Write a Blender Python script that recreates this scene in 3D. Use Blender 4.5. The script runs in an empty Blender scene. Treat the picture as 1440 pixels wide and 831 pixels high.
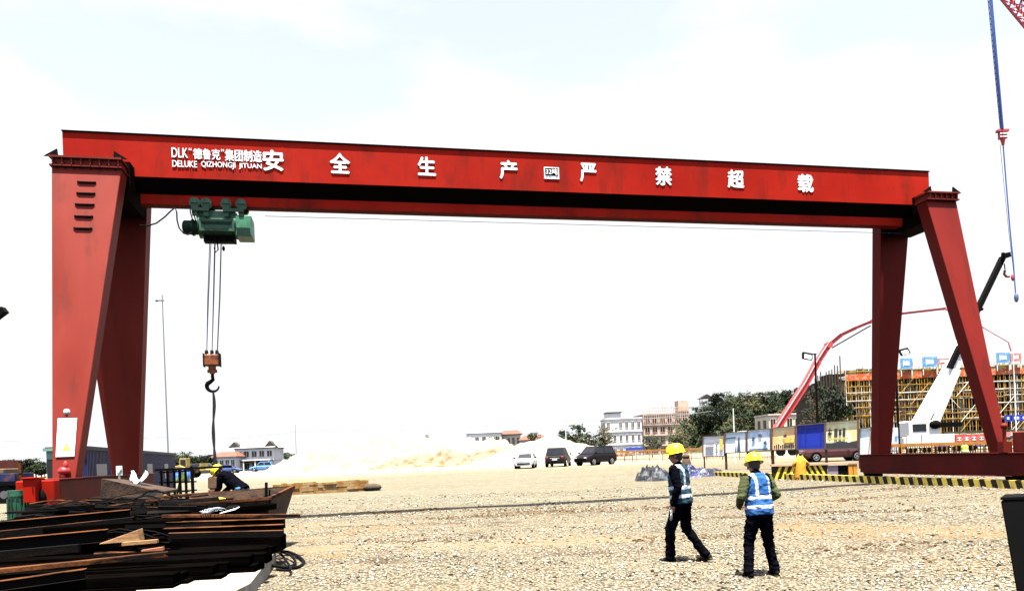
import bpy, bmesh, math, random
import numpy as np
from mathutils import Vector, Matrix, noise

R = math.radians
scene = bpy.context.scene
col = scene.collection

# ------------------------------------------------------------------ camera
F = 1060.0                 # focal length in photo pixels (photo 1440 wide)
CAM_H = 1.6
HOR_X, HOR_Y = 720.0, 640.0
ROLL = R(2.2)
cam_data = bpy.data.cameras.new("camera")
cam = bpy.data.objects.new("camera", cam_data)
col.objects.link(cam)
cam_data.sensor_width = 36.0
cam_data.lens = 36.0 * F / 1440.0
_sx, _sy = 0.0, (HOR_Y - 415.5)      # principal point relative to image centre (down positive)
# rotate the offset into the rolled frame
cam_data.shift_x = -_sx / 1440.0
cam_data.shift_y = _sy / 1440.0
cam_data.clip_start = 0.1
cam_data.clip_end = 5000
cam.location = (0, 0, CAM_H)
cam.matrix_world = Matrix.Translation((0, 0, CAM_H)) @ Matrix.Rotation(R(90), 4, 'X') @ Matrix.Rotation(-ROLL, 4, 'Z')
scene.camera = cam

# ------------------------------------------------------------------ light
SUN_EL, SUN_AZ = R(80), R(177)       # azimuth clockwise from +Y (view direction); 180 = behind the camera
world = bpy.data.worlds.new("World")
scene.world = world
world.use_nodes = True
wn = world.node_tree.nodes; wl = world.node_tree.links
for n in list(wn): wn.remove(n)
w_out = wn.new('ShaderNodeOutputWorld')
w_bg = wn.new('ShaderNodeBackground'); w_bg.inputs['Strength'].default_value = 0.1
w_sky = wn.new('ShaderNodeTexSky'); w_sky.sky_type = 'NISHITA'; w_sky.sun_disc = False
w_sky.sun_elevation = SUN_EL; w_sky.sun_rotation = SUN_AZ
w_sky.altitude = 50; w_sky.air_density = 1.0; w_sky.dust_density = 2.0; w_sky.ozone_density = 1.6
w_tc = wn.new('ShaderNodeTexCoord')
w_map = wn.new('ShaderNodeMapping'); w_map.inputs['Scale'].default_value = (1.3, 1.3, 3.6)
w_map.inputs['Location'].default_value = (0.35, 0.1, 0.62)
w_no = wn.new('ShaderNodeTexNoise'); w_no.inputs['Scale'].default_value = 1.7
w_no.inputs['Detail'].default_value = 7; w_no.inputs['Roughness'].default_value = 0.55
w_sep = wn.new('ShaderNodeSeparateXYZ')
w_hz = wn.new('ShaderNodeMapRange')      # more cloud veil towards the horizon
w_hz.inputs['From Min'].default_value = 0.28; w_hz.inputs['From Max'].default_value = 0.44
w_hz.inputs['To Min'].default_value = 0.45; w_hz.inputs['To Max'].default_value = 0.0
w_add = wn.new('ShaderNodeMath'); w_add.operation = 'ADD'
w_ramp = wn.new('ShaderNodeMapRange'); w_ramp.inputs['From Min'].default_value = 0.49; w_ramp.inputs['From Max'].default_value = 0.60
w_ramp.inputs['To Min'].default_value = 0.15; w_ramp.inputs['To Max'].default_value = 1.0
w_mix = wn.new('ShaderNodeMixRGB'); w_mix.inputs['Color2'].default_value = (2.15, 2.18, 2.24, 1)
wl.new(w_tc.outputs['Generated'], w_map.inputs['Vector']); wl.new(w_map.outputs[0], w_no.inputs['Vector'])
wl.new(w_tc.outputs['Generated'], w_sep.inputs[0]); wl.new(w_sep.outputs['Z'], w_hz.inputs['Value'])
wl.new(w_no.outputs['Fac'], w_add.inputs[0]); wl.new(w_hz.outputs[0], w_add.inputs[1])
w_dir = wn.new('ShaderNodeMapRange'); w_dir.inputs['From Min'].default_value = -.15; w_dir.inputs['From Max'].default_value = .45
w_dir.inputs['To Min'].default_value = .12
w_dir.interpolation_type = 'SMOOTHSTEP'
wl.new(w_sep.outputs['Y'], w_dir.inputs['Value'])
w_mul = wn.new('ShaderNodeMath'); w_mul.operation = 'MULTIPLY'
wl.new(w_add.outputs[0], w_ramp.inputs['Value']); wl.new(w_ramp.outputs[0], w_mul.inputs[0]); wl.new(w_dir.outputs[0], w_mul.inputs[1])
wl.new(w_mul.outputs[0], w_mix.inputs['Fac'])
w_hs = wn.new('ShaderNodeHueSaturation'); w_hs.inputs['Saturation'].default_value = .62; w_hs.inputs['Value'].default_value = .78; w_hs.inputs['Hue'].default_value = .515
wl.new(w_sky.outputs[0], w_hs.inputs['Color']); wl.new(w_hs.outputs[0], w_mix.inputs['Color1']); wl.new(w_mix.outputs[0], w_bg.inputs['Color'])
wl.new(w_bg.outputs[0], w_out.inputs['Surface'])

sun_data = bpy.data.lights.new("sun", 'SUN')
sun_data.energy = 5.0; sun_data.angle = R(0.7); sun_data.color = (1.0, 0.95, 0.87)
sun = bpy.data.objects.new("sun", sun_data); col.objects.link(sun)
_sd = Vector((math.sin(SUN_AZ) * math.cos(SUN_EL), math.cos(SUN_AZ) * math.cos(SUN_EL), math.sin(SUN_EL)))
sun.rotation_euler = _sd.to_track_quat('Z', 'Y').to_euler()
sun.location = (0, -20, 40)

scene.view_settings.view_transform = 'Standard'
scene.view_settings.look = 'None'
scene.view_settings.exposure = 2.3
scene.view_settings.gamma = 1.0
scene.view_settings.use_curve_mapping = False
scene.cycles.max_bounces = 4
scene.cycles.diffuse_bounces = 0
scene.cycles.use_denoising = True

# ------------------------------------------------------------------ pixel -> world
def ab(px, py):
    dx, d = px - HOR_X, HOR_Y - py
    c, s = math.cos(ROLL), math.sin(ROLL)
    return dx * c + d * s, -dx * s + d * c
def at(px, py, Y):
    a, b = ab(px, py)
    return Vector((a * Y / F, Y, CAM_H + b * Y / F))
def zat(px, py, Y): return at(px, py, Y).z

# ------------------------------------------------------------------ mesh builder
class MB:
    def __init__(s): s.v = []; s.f = []; s.m = []
    def add(s, vs, fs, mi=0):
        o = len(s.v); s.v += [Vector(v) for v in vs]
        for f in fs: s.f.append(tuple(i + o for i in f)); s.m.append(mi)
        return s
    def hexa(s, p, mi=0):       # p: 4 bottom ccw, 4 top
        return s.add(p, [(3,2,1,0),(4,5,6,7),(0,1,5,4),(1,2,6,5),(2,3,7,6),(3,0,4,7)], mi)
    def box(s, x0, x1, y0, y1, z0, z1, mi=0):
        return s.hexa([(x0,y0,z0),(x1,y0,z0),(x1,y1,z0),(x0,y1,z0),(x0,y0,z1),(x1,y0,z1),(x1,y1,z1),(x0,y1,z1)], mi)
    def obox(s, c, size, rot=(0,0,0), mi=0):
        from mathutils import Euler
        M = Euler(rot).to_matrix(); c = Vector(c); h = [k/2 for k in size]
        p = [c + M @ Vector((sx*h[0], sy*h[1], sz*h[2])) for sz in (-1,1) for sx,sy in ((-1,-1),(1,-1),(1,1),(-1,1))]
        return s.hexa(p, mi)
    def bar(s, p0, p1, w, h, mi=0, up=(0,0,1)):
        p0 = Vector(p0); p1 = Vector(p1); d = (p1-p0)
        if d.length < 1e-6: return s
        d.normalize(); u = Vector(up)
        if abs(d.dot(u)) > .98: u = Vector((0,1,0))
        x = d.cross(u).normalized(); z = x.cross(d)
        q = []
        for p in (p0, p1):
            q += [p - x*w/2 - z*h/2, p + x*w/2 - z*h/2, p + x*w/2 + z*h/2, p - x*w/2 + z*h/2]
        return s.hexa(q, mi)
    def tube(s, pts, r, n=8, mi=0, cap=True):
        pts = [Vector(p) for p in pts]; k = len(pts)
        rs = r if isinstance(r, (list, tuple)) else [r]*k
        o = len(s.v); prev = None
        for i, p in enumerate(pts):
            d = (pts[min(i+1,k-1)] - pts[max(i-1,0)]).normalized()
            if prev is None:
                u = Vector((0,0,1)) if abs(d.z) < .9 else Vector((1,0,0))
                x = d.cross(u).normalized()
            else:
                x = (prev - d*prev.dot(d)).normalized()
            prev = x; y = d.cross(x)
            for j in range(n):
                t = 2*math.pi*j/n
                s.v.append(p + (x*math.cos(t) + y*math.sin(t))*rs[i])
        for i in range(k-1):
            for j in range(n):
                a = o+i*n+j; b = o+i*n+(j+1)%n
                s.f.append((a, b, b+n, a+n)); s.m.append(mi)
        if cap:
            s.f.append(tuple(o+j for j in reversed(range(n)))); s.m.append(mi)
            s.f.append(tuple(o+(k-1)*n+j for j in range(n))); s.m.append(mi)
        return s
    def cyl(s, p0, p1, r, n=16, mi=0): return s.tube([p0, p1], r, n, mi)
    def ball(s, c, r, n=12, m=8, mi=0, M=None):
        c = Vector(c); r = Vector(r) if not isinstance(r, (int, float)) else Vector((r,r,r)); o = len(s.v)
        def P(x, y, z):
            q = Vector((x*r.x, y*r.y, z*r.z))
            return c + (M @ q if M is not None else q)
        s.v.append(P(0,0,-1))
        for i in range(1, m):
            ph = -math.pi/2 + math.pi*i/m
            for j in range(n):
                t = 2*math.pi*j/n
                s.v.append(P(math.cos(ph)*math.cos(t), math.cos(ph)*math.sin(t), math.sin(ph)))
        s.v.append(P(0,0,1)); top = len(s.v)-1
        for j in range(n):
            s.f.append((o, o+1+(j+1)%n, o+1+j)); s.m.append(mi)
            for i in range(m-2):
                a = o+1+i*n+j; b = o+1+i*n+(j+1)%n
                s.f.append((a, b, b+n, a+n)); s.m.append(mi)
            a = o+1+(m-2)*n+j; b = o+1+(m-2)*n+(j+1)%n
            s.f.append((a, b, top)); s.m.append(mi)
        return s
    def prism(s, poly, axis, a0, a1, mi=0):   # poly 2D list; axis 'x','y','z'
        def P(u, v, a): return {'x': (a,u,v), 'y': (u,a,v), 'z': (u,v,a)}[axis]
        n = len(poly)
        vs = [P(u,v,a0) for u,v in poly] + [P(u,v,a1) for u,v in poly]
        fs = [tuple(range(n)), tuple(range(2*n-1, n-1, -1))] + [(i, (i+1)%n, (i+1)%n+n, i+n) for i in range(n)]
        return s.add(vs, fs, mi)
    def move(s, M):
        s.v = [M @ v for v in s.v]; return s
    def mesh(s, name, mats, smooth=False):
        me = bpy.data.meshes.new(name)
        me.from_pydata([tuple(v) for v in s.v], [], s.f)
        mats = mats if isinstance(mats, (list, tuple)) else [mats]
        for m in mats: me.materials.append(m)
        me.polygons.foreach_set('material_index', s.m)
        bm = bmesh.new(); bm.from_mesh(me); bmesh.ops.recalc_face_normals(bm, faces=bm.faces); bm.to_mesh(me); bm.free()
        if smooth: me.polygons.foreach_set('use_smooth', [True]*len(me.polygons))
        me.update(); return me
    def build(s, name, mats, parent=None, smooth=False, world=False, bevel=0):
        if world and parent is not None:
            Mi = PM[root_of(parent).name].inverted(); s.v = [Mi @ v for v in s.v]
        o = bpy.data.objects.new(name, s.mesh(name, mats, smooth)); col.objects.link(o)
        if parent is not None: o.parent = parent
        if bevel:
            b = o.modifiers.new('bevel', 'BEVEL'); b.width = bevel; b.segments = 1; b.limit_method = 'ANGLE'
        if smooth == 'auto':
            sm = o.modifiers.new('es', 'EDGE_SPLIT'); sm.split_angle = R(35)
        return o

PM = {}
def root_of(o):
    while o.parent is not None: o = o.parent
    return o
def tag(o, label=None, cat=None, group=None, kind=None):
    if label: o['label'] = label
    if cat: o['category'] = cat
    if group: o['group'] = group
    if kind: o['kind'] = kind
    return o
def thing(name, loc, label, cat, rz=0, group=None, scale=1.0):
    o = bpy.data.objects.new(name, None); col.objects.link(o)
    o.empty_display_size = .3
    o.location = loc; o.rotation_euler = (0, 0, rz); o.scale = (scale,)*3
    PM[o.name] = Matrix.Translation(Vector(loc)) @ Matrix.Rotation(rz, 4, 'Z') @ Matrix.Scale(scale, 4)
    return tag(o, label, cat, group)
_kids = {}
def note_kids():
    pass
def copy_tree(root, loc, rz=0, label=None, scale=None):
    r = root.copy(); col.objects.link(r); r.location = loc; r.rotation_euler = (0,0,rz)
    if scale: r.scale = scale if isinstance(scale, tuple) else (scale,)*3
    if label: r['label'] = label
    for ch in list(root.children):
        c = ch.copy(); col.objects.link(c); c.parent = r
        for g in list(ch.children):
            d = g.copy(); col.objects.link(d); d.parent = c
    return r

# ------------------------------------------------------------------ materials
def mat(name, base, rough=.7, var=.25, scale=4.0, metal=0.0, bump=0.0, bscale=None, spec=.35, base2=None, thr=(.45,.65), detail=5, coat=0, stretch=None, dirt=None):
    m = bpy.data.materials.new(name); m.use_nodes = True
    nt = m.node_tree; b = nt.nodes['Principled BSDF']
    b.inputs['Roughness'].default_value = rough; b.inputs['Metallic'].default_value = metal
    b.inputs['Specular IOR Level'].default_value = spec
    if coat: b.inputs['Coat Weight'].default_value = coat
    tc = nt.nodes.new('ShaderNodeTexCoord')
    vec = tc.outputs['Object']
    if stretch:
        mp = nt.nodes.new('ShaderNodeMapping'); mp.inputs['Scale'].default_value = stretch
        nt.links.new(vec, mp.inputs['Vector']); vec = mp.outputs[0]
    no = nt.nodes.new('ShaderNodeTexNoise'); no.inputs['Scale'].default_value = scale; no.inputs['Detail'].default_value = detail
    nt.links.new(vec, no.inputs['Vector'])
    mx = nt.nodes.new('ShaderNodeMixRGB')
    c2 = base2 if base2 else tuple(c*(1-var) for c in base)
    c1 = base if base2 else tuple(min(1, c*(1+var)) for c in base)
    mx.inputs['Color1'].default_value = (*c1, 1); mx.inputs['Color2'].default_value = (*c2, 1)
    mr = nt.nodes.new('ShaderNodeMapRange')
    lo, hi = (thr if base2 else (.3, .7))
    mr.inputs['From Min'].default_value = lo; mr.inputs['From Max'].default_value = hi
    nt.links.new(no.outputs['Fac'], mr.inputs['Value']); nt.links.new(mr.outputs[0], mx.inputs['Fac'])
    out = mx.outputs[0]
    if dirt:
        mp2 = nt.nodes.new('ShaderNodeMapping'); mp2.inputs['Scale'].default_value = dirt[1]
        nt.links.new(tc.outputs['Object'], mp2.inputs['Vector'])
        n3 = nt.nodes.new('ShaderNodeTexNoise'); n3.inputs['Scale'].default_value = 1; n3.inputs['Detail'].default_value = 8; n3.inputs['Roughness'].default_value = .65
        nt.links.new(mp2.outputs[0], n3.inputs['Vector'])
        m3 = nt.nodes.new('ShaderNodeMapRange'); m3.inputs['From Min'].default_value = dirt[2]; m3.inputs['From Max'].default_value = dirt[3]; m3.inputs['To Max'].default_value = dirt[4]
        nt.links.new(n3.outputs['Fac'], m3.inputs['Value'])
        x3 = nt.nodes.new('ShaderNodeMixRGB'); x3.inputs['Color2'].default_value = (*dirt[0], 1)
        nt.links.new(m3.outputs[0], x3.inputs['Fac']); nt.links.new(out, x3.inputs['Color1']); out = x3.outputs[0]
    nt.links.new(out, b.inputs['Base Color'])
    if bump:
        n2 = nt.nodes.new('ShaderNodeTexNoise'); n2.inputs['Scale'].default_value = bscale or scale*6; n2.inputs['Detail'].default_value = 6
        nt.links.new(tc.outputs['Object'], n2.inputs['Vector'])
        bp = nt.nodes.new('ShaderNodeBump'); bp.inputs['Strength'].default_value = bump; bp.inputs['Distance'].default_value = .03
        nt.links.new(n2.outputs['Fac'], bp.inputs['Height']); nt.links.new(bp.outputs[0], b.inputs['Normal'])
    return m
M = {}
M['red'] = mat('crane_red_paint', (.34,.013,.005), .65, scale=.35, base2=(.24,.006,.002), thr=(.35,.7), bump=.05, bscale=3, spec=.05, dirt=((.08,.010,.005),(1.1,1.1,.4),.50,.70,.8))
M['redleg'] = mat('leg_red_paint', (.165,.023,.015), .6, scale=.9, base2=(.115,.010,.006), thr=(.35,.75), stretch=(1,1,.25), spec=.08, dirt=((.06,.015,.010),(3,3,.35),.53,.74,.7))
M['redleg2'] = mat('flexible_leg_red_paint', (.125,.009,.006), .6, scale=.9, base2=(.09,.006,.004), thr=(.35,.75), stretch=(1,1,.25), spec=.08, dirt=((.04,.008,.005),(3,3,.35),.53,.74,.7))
M['darkplate'] = mat('shade_black_plate', (.004,.0015,.0012), .9, spec=.02)  # near-black stands in for shade on the girder underside and cross beams
M['black'] = mat('black_steel', (.0025,.0025,.0025), .8, scale=5, spec=.05)
M['blackgloss'] = mat('black_car_paint', (.006,.005,.006), .4, scale=1, spec=.25)
M['white'] = mat('white_paint', (.8,.8,.78), .6, .06, 2)
M['dirtywhite'] = mat('weathered_white', (.68,.66,.6), .8, scale=.6, base2=(.5,.46,.38), thr=(.5,.75))
M['letter'] = mat('white_lettering', (.85,.85,.83), .6, .03, 3)
M['green'] = mat('hoist_green', (.018,.095,.048), .5, scale=3, base2=(.008,.04,.022), thr=(.45,.7), dirt=((.004,.008,.006),(9,9,3),.48,.66,.8))
M['greend'] = mat('hoist_dark_green', (.004,.018,.011), .6, .3, 4, spec=.1)
M['greenb'] = mat('hoist_light_green', (.035,.17,.085), .5, .12, 3, dirt=((.008,.02,.012),(7,7,3),.5,.7,.7))
M['orange'] = mat('hook_block_orange', (.20,.050,.010), .6, scale=9, base2=(.012,.006,.004), thr=(.45,.7))
M['rope'] = mat('wire_rope', (.05,.06,.10), .6, .3, 20, spec=.15)
M['cable'] = mat('black_cable', (.003,.003,.004), .8, .2, 5, spec=.05)
M['yellow'] = mat('safety_yellow', (.85,.58,.03), .5, .12, 3)
M['yblack'] = mat('stripe_black', (.012,.011,.010), .7, .2, 3, spec=.2)
M['hat'] = mat('helmet_yellow', (.80,.60,.01), .35, .05, 3, spec=.5)
M['rubber'] = mat('tyre_rubber', (.005,.005,.005), .9, .3, 5, spec=.05)
M['rim'] = mat('wheel_rim', (.45,.45,.45), .35, .1, 5, metal=.5)
M['glass'] = mat('dark_glass', (.010,.012,.015), .25, .2, 2, spec=.3)
M['concrete'] = mat('pale_concrete', (.36,.34,.29), .85, scale=2.5, base2=(.26,.24,.20), bump=.15)
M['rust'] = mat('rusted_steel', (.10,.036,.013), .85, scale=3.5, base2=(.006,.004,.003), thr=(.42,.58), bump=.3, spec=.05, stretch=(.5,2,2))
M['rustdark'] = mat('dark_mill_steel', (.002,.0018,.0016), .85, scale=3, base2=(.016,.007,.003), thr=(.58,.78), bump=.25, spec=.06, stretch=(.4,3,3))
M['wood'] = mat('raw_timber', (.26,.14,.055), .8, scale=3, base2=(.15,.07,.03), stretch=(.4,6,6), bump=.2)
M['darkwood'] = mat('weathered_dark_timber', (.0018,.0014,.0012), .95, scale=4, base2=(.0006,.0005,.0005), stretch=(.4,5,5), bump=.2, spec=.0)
M['skin'] = mat('skin', (.22,.10,.055), .55, .1, 10)
M['hair'] = mat('black_hair', (.008,.007,.006), .6, .2, 20)
M['navy'] = mat('dark_navy_cloth', (.0025,.0025,.004), .95, .3, 12, bump=.2, bscale=60, spec=.0)
M['olive'] = mat('olive_shirt', (.045,.052,.018), .9, .25, 10, bump=.2, bscale=50, spec=.15)
M['shoe'] = mat('dusty_black_shoes', (.004,.004,.004), .9, scale=14, base2=(.05,.04,.028), thr=(.5,.75), spec=.05)
M['vest1'] = mat('teal_vest', (.009,.038,.060), .85, scale=8, base2=(.004,.016,.028), bump=.2, bscale=40, spec=.2)
M['vest2'] = mat('bright_blue_vest', (.017,.08,.23), .85, scale=8, base2=(.008,.04,.12), bump=.2, bscale=40, spec=.2)
M['reflect'] = mat('reflective_tape', (.42,.44,.47), .5, .15, 20)
M['glove'] = mat('white_glove', (.7,.68,.62), .9, .1, 20)
M['jeans'] = mat('faded_denim', (.03,.10,.19), .9, .35, 12, spec=.15)
M['bark'] = mat('bark', (.07,.05,.035), .9, .3, 6)

M['carriage'] = mat('shaded_red_carriage_paint', (.085,.006,.004), .65, scale=1.2, base2=(.05,.005,.004), thr=(.4,.7), spec=.1)  # crane red darkened so the colour carries the shade on the carriage sides
# ------------------------------------------------------------------ terrain
def sst(a, b, x):
    t = max(0.0, min(1.0, (x-a)/(b-a))); return t*t*(3-2*t)
def gz(x, y):
    z = .4*sst(30, 80, y)
    z += .1*sst(7, 12, x)*sst(14, 20, y)*(1-sst(40, 60, y))
    z -= .10*math.exp(-((x-3.4)**2 + (y-9.6)**2)/5.0)
    return z
def gzn(x, y):
    n = noise.noise(Vector((x*.35, y*.35, 0)))*.03 + noise.noise(Vector((x*1.3, y*1.3, 3)))*.012
    return gz(x, y) + n*(1 - sst(60, 140, math.hypot(x, y)))
def axis(*segs):
    out = []
    for a, b, st in segs: out += list(np.arange(a, b, st))
    return out + [segs[-1][1]]
xs = axis((-3000,-400,400),(-400,-80,20),(-80,-24,3),(-24,24,.4),(24,80,3),(80,400,20),(400,3000,400))
ys = axis((-500,-60,60),(-60,-4,4),(-4,4,1),(4,45,.4),(45,140,2),(140,400,20),(400,4000,400))
gv = [(x, y, gzn(x, y)) for y in ys for x in xs]
nx = len(xs)
gf = [(j*nx+i, j*nx+i+1, (j+1)*nx+i+1, (j+1)*nx+i) for j in range(len(ys)-1) for i in range(nx-1)]
gme = bpy.data.meshes.new('ground'); gme.from_pydata(gv, [], gf)
gme.polygons.foreach_set('use_smooth', [True]*len(gme.polygons))
ground = bpy.data.objects.new('ground', gme); col.objects.link(ground); tag(ground, kind='structure')

def ground_mat():
    m = bpy.data.materials.new('gravel_ground'); m.use_nodes = True
    nt = m.node_tree; N = nt.nodes; L = nt.links; b = N['Principled BSDF']
    b.inputs['Roughness'].default_value = .95; b.inputs['Specular IOR Level'].default_value = .1
    tc = N.new('ShaderNodeTexCoord'); O = tc.outputs['Object']
    sep = N.new('ShaderNodeSeparateXYZ'); L.new(O, sep.inputs[0])
    def nz(s, d=4, dist=0, vec=O, r=.5):
        n = N.new('ShaderNodeTexNoise'); n.inputs['Scale'].default_value = s; n.inputs['Detail'].default_value = d
        n.inputs['Distortion'].default_value = dist; n.inputs['Roughness'].default_value = r
        L.new(vec, n.inputs['Vector']); return n.outputs['Fac']
    def mr(v, a, bb, c=0., d=1., sm=False):
        n = N.new('ShaderNodeMapRange'); n.inputs['From Min'].default_value = a; n.inputs['From Max'].default_value = bb
        n.inputs['To Min'].default_value = c; n.inputs['To Max'].default_value = d
        if sm: n.interpolation_type = 'SMOOTHSTEP'
        L.new(v, n.inputs['Value']); return n.outputs[0]
    def mul(a, bb, op='MULTIPLY'):
        n = N.new('ShaderNodeMath'); n.operation = op
        L.new(a, n.inputs[0])
        if isinstance(bb, (int, float)): n.inputs[1].default_value = bb
        else: L.new(bb, n.inputs[1])
        return n.outputs[0]
    def mix(f, c1, c2, bt='MIX'):
        n = N.new('ShaderNodeMixRGB'); n.blend_type = bt
        if isinstance(f, (int, float)): n.inputs[0].default_value = f
        else: L.new(f, n.inputs[0])
        for k, c in ((1, c1), (2, c2)):
            if isinstance(c, tuple): n.inputs[k].default_value = (*c, 1)
            else: L.new(c, n.inputs[k])
        return n.outputs[0]
    # stones
    vo = N.new('ShaderNodeTexVoronoi'); vo.inputs['Scale'].default_value = 25; L.new(O, vo.inputs['Vector'])
    vo2 = N.new('ShaderNodeTexVoronoi'); vo2.inputs['Scale'].default_value = 55; L.new(O, vo2.inputs['Vector'])
    bw = N.new('ShaderNodeSeparateColor'); L.new(vo.outputs['Color'], bw.inputs[0])
    bw2 = N.new('ShaderNodeSeparateColor'); L.new(vo2.outputs['Color'], bw2.inputs[0])
    sand = mix(mr(nz(.5, 5), .35, .65), (0.178,0.148,0.094), (0.229,0.200,0.138))
    stone = mix(bw.outputs[0], (0.077,0.064,0.041), (0.320,0.294,0.220))
    fine = mix(bw2.outputs[0], (0.099,0.075,0.049), (0.305,0.272,0.194))
    base = mix(mr(nz(2.2, 4), .42, .58, .25, .8), sand, fine)
    base = mix(mr(nz(1.1, 5, 0, O), .40, .60, .2, .85), base, stone)
    # dark gaps between stones
    gap = mr(vo.outputs['Distance'], .42, .60)
    base = mix(mul(gap, .88), base, (0.030,0.020,0.010))
    # ochre soil patches
    base = mix(mr(nz(.23, 5, .6), .56, .68, 0, .65), base, (0.191,0.113,0.044))
    # trodden dirt bands running across the yard
    mpb = N.new('ShaderNodeMapping'); mpb.inputs['Scale'].default_value = (.11, .42, 1); mpb.inputs['Rotation'].default_value = (0, 0, R(-8)); L.new(O, mpb.inputs['Vector'])
    band_ = nz(1.0, 7, .4, mpb.outputs[0], .62)
    base = mix(mr(band_, .50, .62, 0, .8), base, (0.180,0.144,0.086))
    base = mix(mr(band_, .60, .70, 0, .75), base, (0.093,0.067,0.035))
    mpc = N.new('ShaderNodeMapping'); mpc.inputs['Scale'].default_value = (.25, 1.3, 1); mpc.inputs['Location'].default_value = (5, 2, 0); L.new(O, mpc.inputs['Vector'])
    base = mix(mul(mr(nz(1.0, 7, .3, mpc.outputs[0], .65), .56, .68, 0, .7), mr(sep.outputs['Y'], 12, 22, .15, 1)), base, (0.110,0.087,0.052))
    # drier compact road strip (grey) in the middle distance on the left
    dY = mul(mr(sep.outputs['Y'], 20, 30, 0, 1, True), mr(sep.outputs['Y'], 56, 80, 1, 0, True))
    dX = mr(sep.outputs['X'], -2, 14, 1, 0, True)
    mp = N.new('ShaderNodeMapping'); mp.inputs['Scale'].default_value = (.05, .35, 1); L.new(O, mp.inputs['Vector'])
    streak = nz(1.0, 5, 0, mp.outputs[0])
    base = mix(mul(mul(dY, dX), mr(streak, .3, .55, .35, .95)), base, (0.137,0.131,0.093))
    mpd = N.new('ShaderNodeMapping'); mpd.inputs['Scale'].default_value = (.09, .9, 1); mpd.inputs['Rotation'].default_value = (0, 0, R(-6)); L.new(O, mpd.inputs['Vector'])
    base = mix(mul(mr(nz(1.0, 8, .2, mpd.outputs[0], .7), .48, .62, 0, .7), mul(mr(sep.outputs['Y'], 18, 26), mr(sep.outputs['Y'], 60, 95, 1, 0))), base, (0.110,0.098,0.064))
    # pale far dust
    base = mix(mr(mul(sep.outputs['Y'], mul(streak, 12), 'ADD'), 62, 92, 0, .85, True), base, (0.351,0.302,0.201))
    # ruts with damp brown soil
    wob = nz(.35, 4)
    yy = mul(sep.outputs['Y'], mul(wob, 2.4), 'ADD')
    for c, w, xa, xb in ((21.4, .9, -2.5, 3.5), (23.2, .6, -1, 5), (19.6, .5, -5, 0), (18.0, .3, 3.4, 8.5), (26.0, .8, 9, 14.5), (16.6,.25,4.5,8), (13.2,.35,-3,2), (12.4,.2,5,8)):
        band = mr(mul(mul(yy, -c, 'ADD'), 0, 'ADD'), -w, 0, 0, 1, True)
        band2 = mr(mul(yy, -c, 'ADD'), 0, w, 1, 0, True)
        xr = mul(mr(sep.outputs['X'], xa-1.5, xa+1, 0, 1, True), mr(sep.outputs['X'], xb-1, xb+1.5, 1, 0, True))
        f = mul(mul(mul(band, band2), xr), mr(nz(1.6, 8, .5, O, .7), .42, .58, 0, .85))
        base = mix(f, base, (0.046,0.024,0.010))
    mpe = N.new('ShaderNodeMapping'); mpe.inputs['Scale'].default_value = (.05, .17, 1); mpe.inputs['Rotation'].default_value = (0, 0, R(5)); mpe.inputs['Location'].default_value = (3, 1, 0); L.new(O, mpe.inputs['Vector'])
    base = mix(mul(mr(nz(1.0, 9, .3, mpe.outputs[0], .72), .47, .60, 0, .75), mul(mr(sep.outputs['Y'], 16, 24), mr(sep.outputs['Y'], 70, 100, 1, .2))), base, (0.112,0.098,0.067))
    base = mix(mul(mr(nz(3.2, 8, 0, O, .8), .52, .60, 0, .6), mr(sep.outputs['Y'], 14, 24, .25, 1)), base, (0.097,0.080,0.050))
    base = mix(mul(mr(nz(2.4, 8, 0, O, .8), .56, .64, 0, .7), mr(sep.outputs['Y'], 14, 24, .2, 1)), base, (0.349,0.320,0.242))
    # dark specks
    base = mix(mr(nz(26, 3, 0, O, .7), .62, .70, 0, .8), base, (0.019,0.016,0.010))
    L.new(base, b.inputs['Base Color'])
    h = mul(mul(vo.outputs['Distance'], -1.0), mul(vo2.outputs['Distance'], -.5), 'ADD')
    h = mul(h, nz(60, 3), 'ADD')
    bp = N.new('ShaderNodeBump'); bp.inputs['Strength'].default_value = .9; bp.inputs['Distance'].default_value = .03
    L.new(h, bp.inputs['Height']); L.new(bp.outputs[0], b.inputs['Normal'])
    return m
gme.materials.append(ground_mat())

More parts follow.
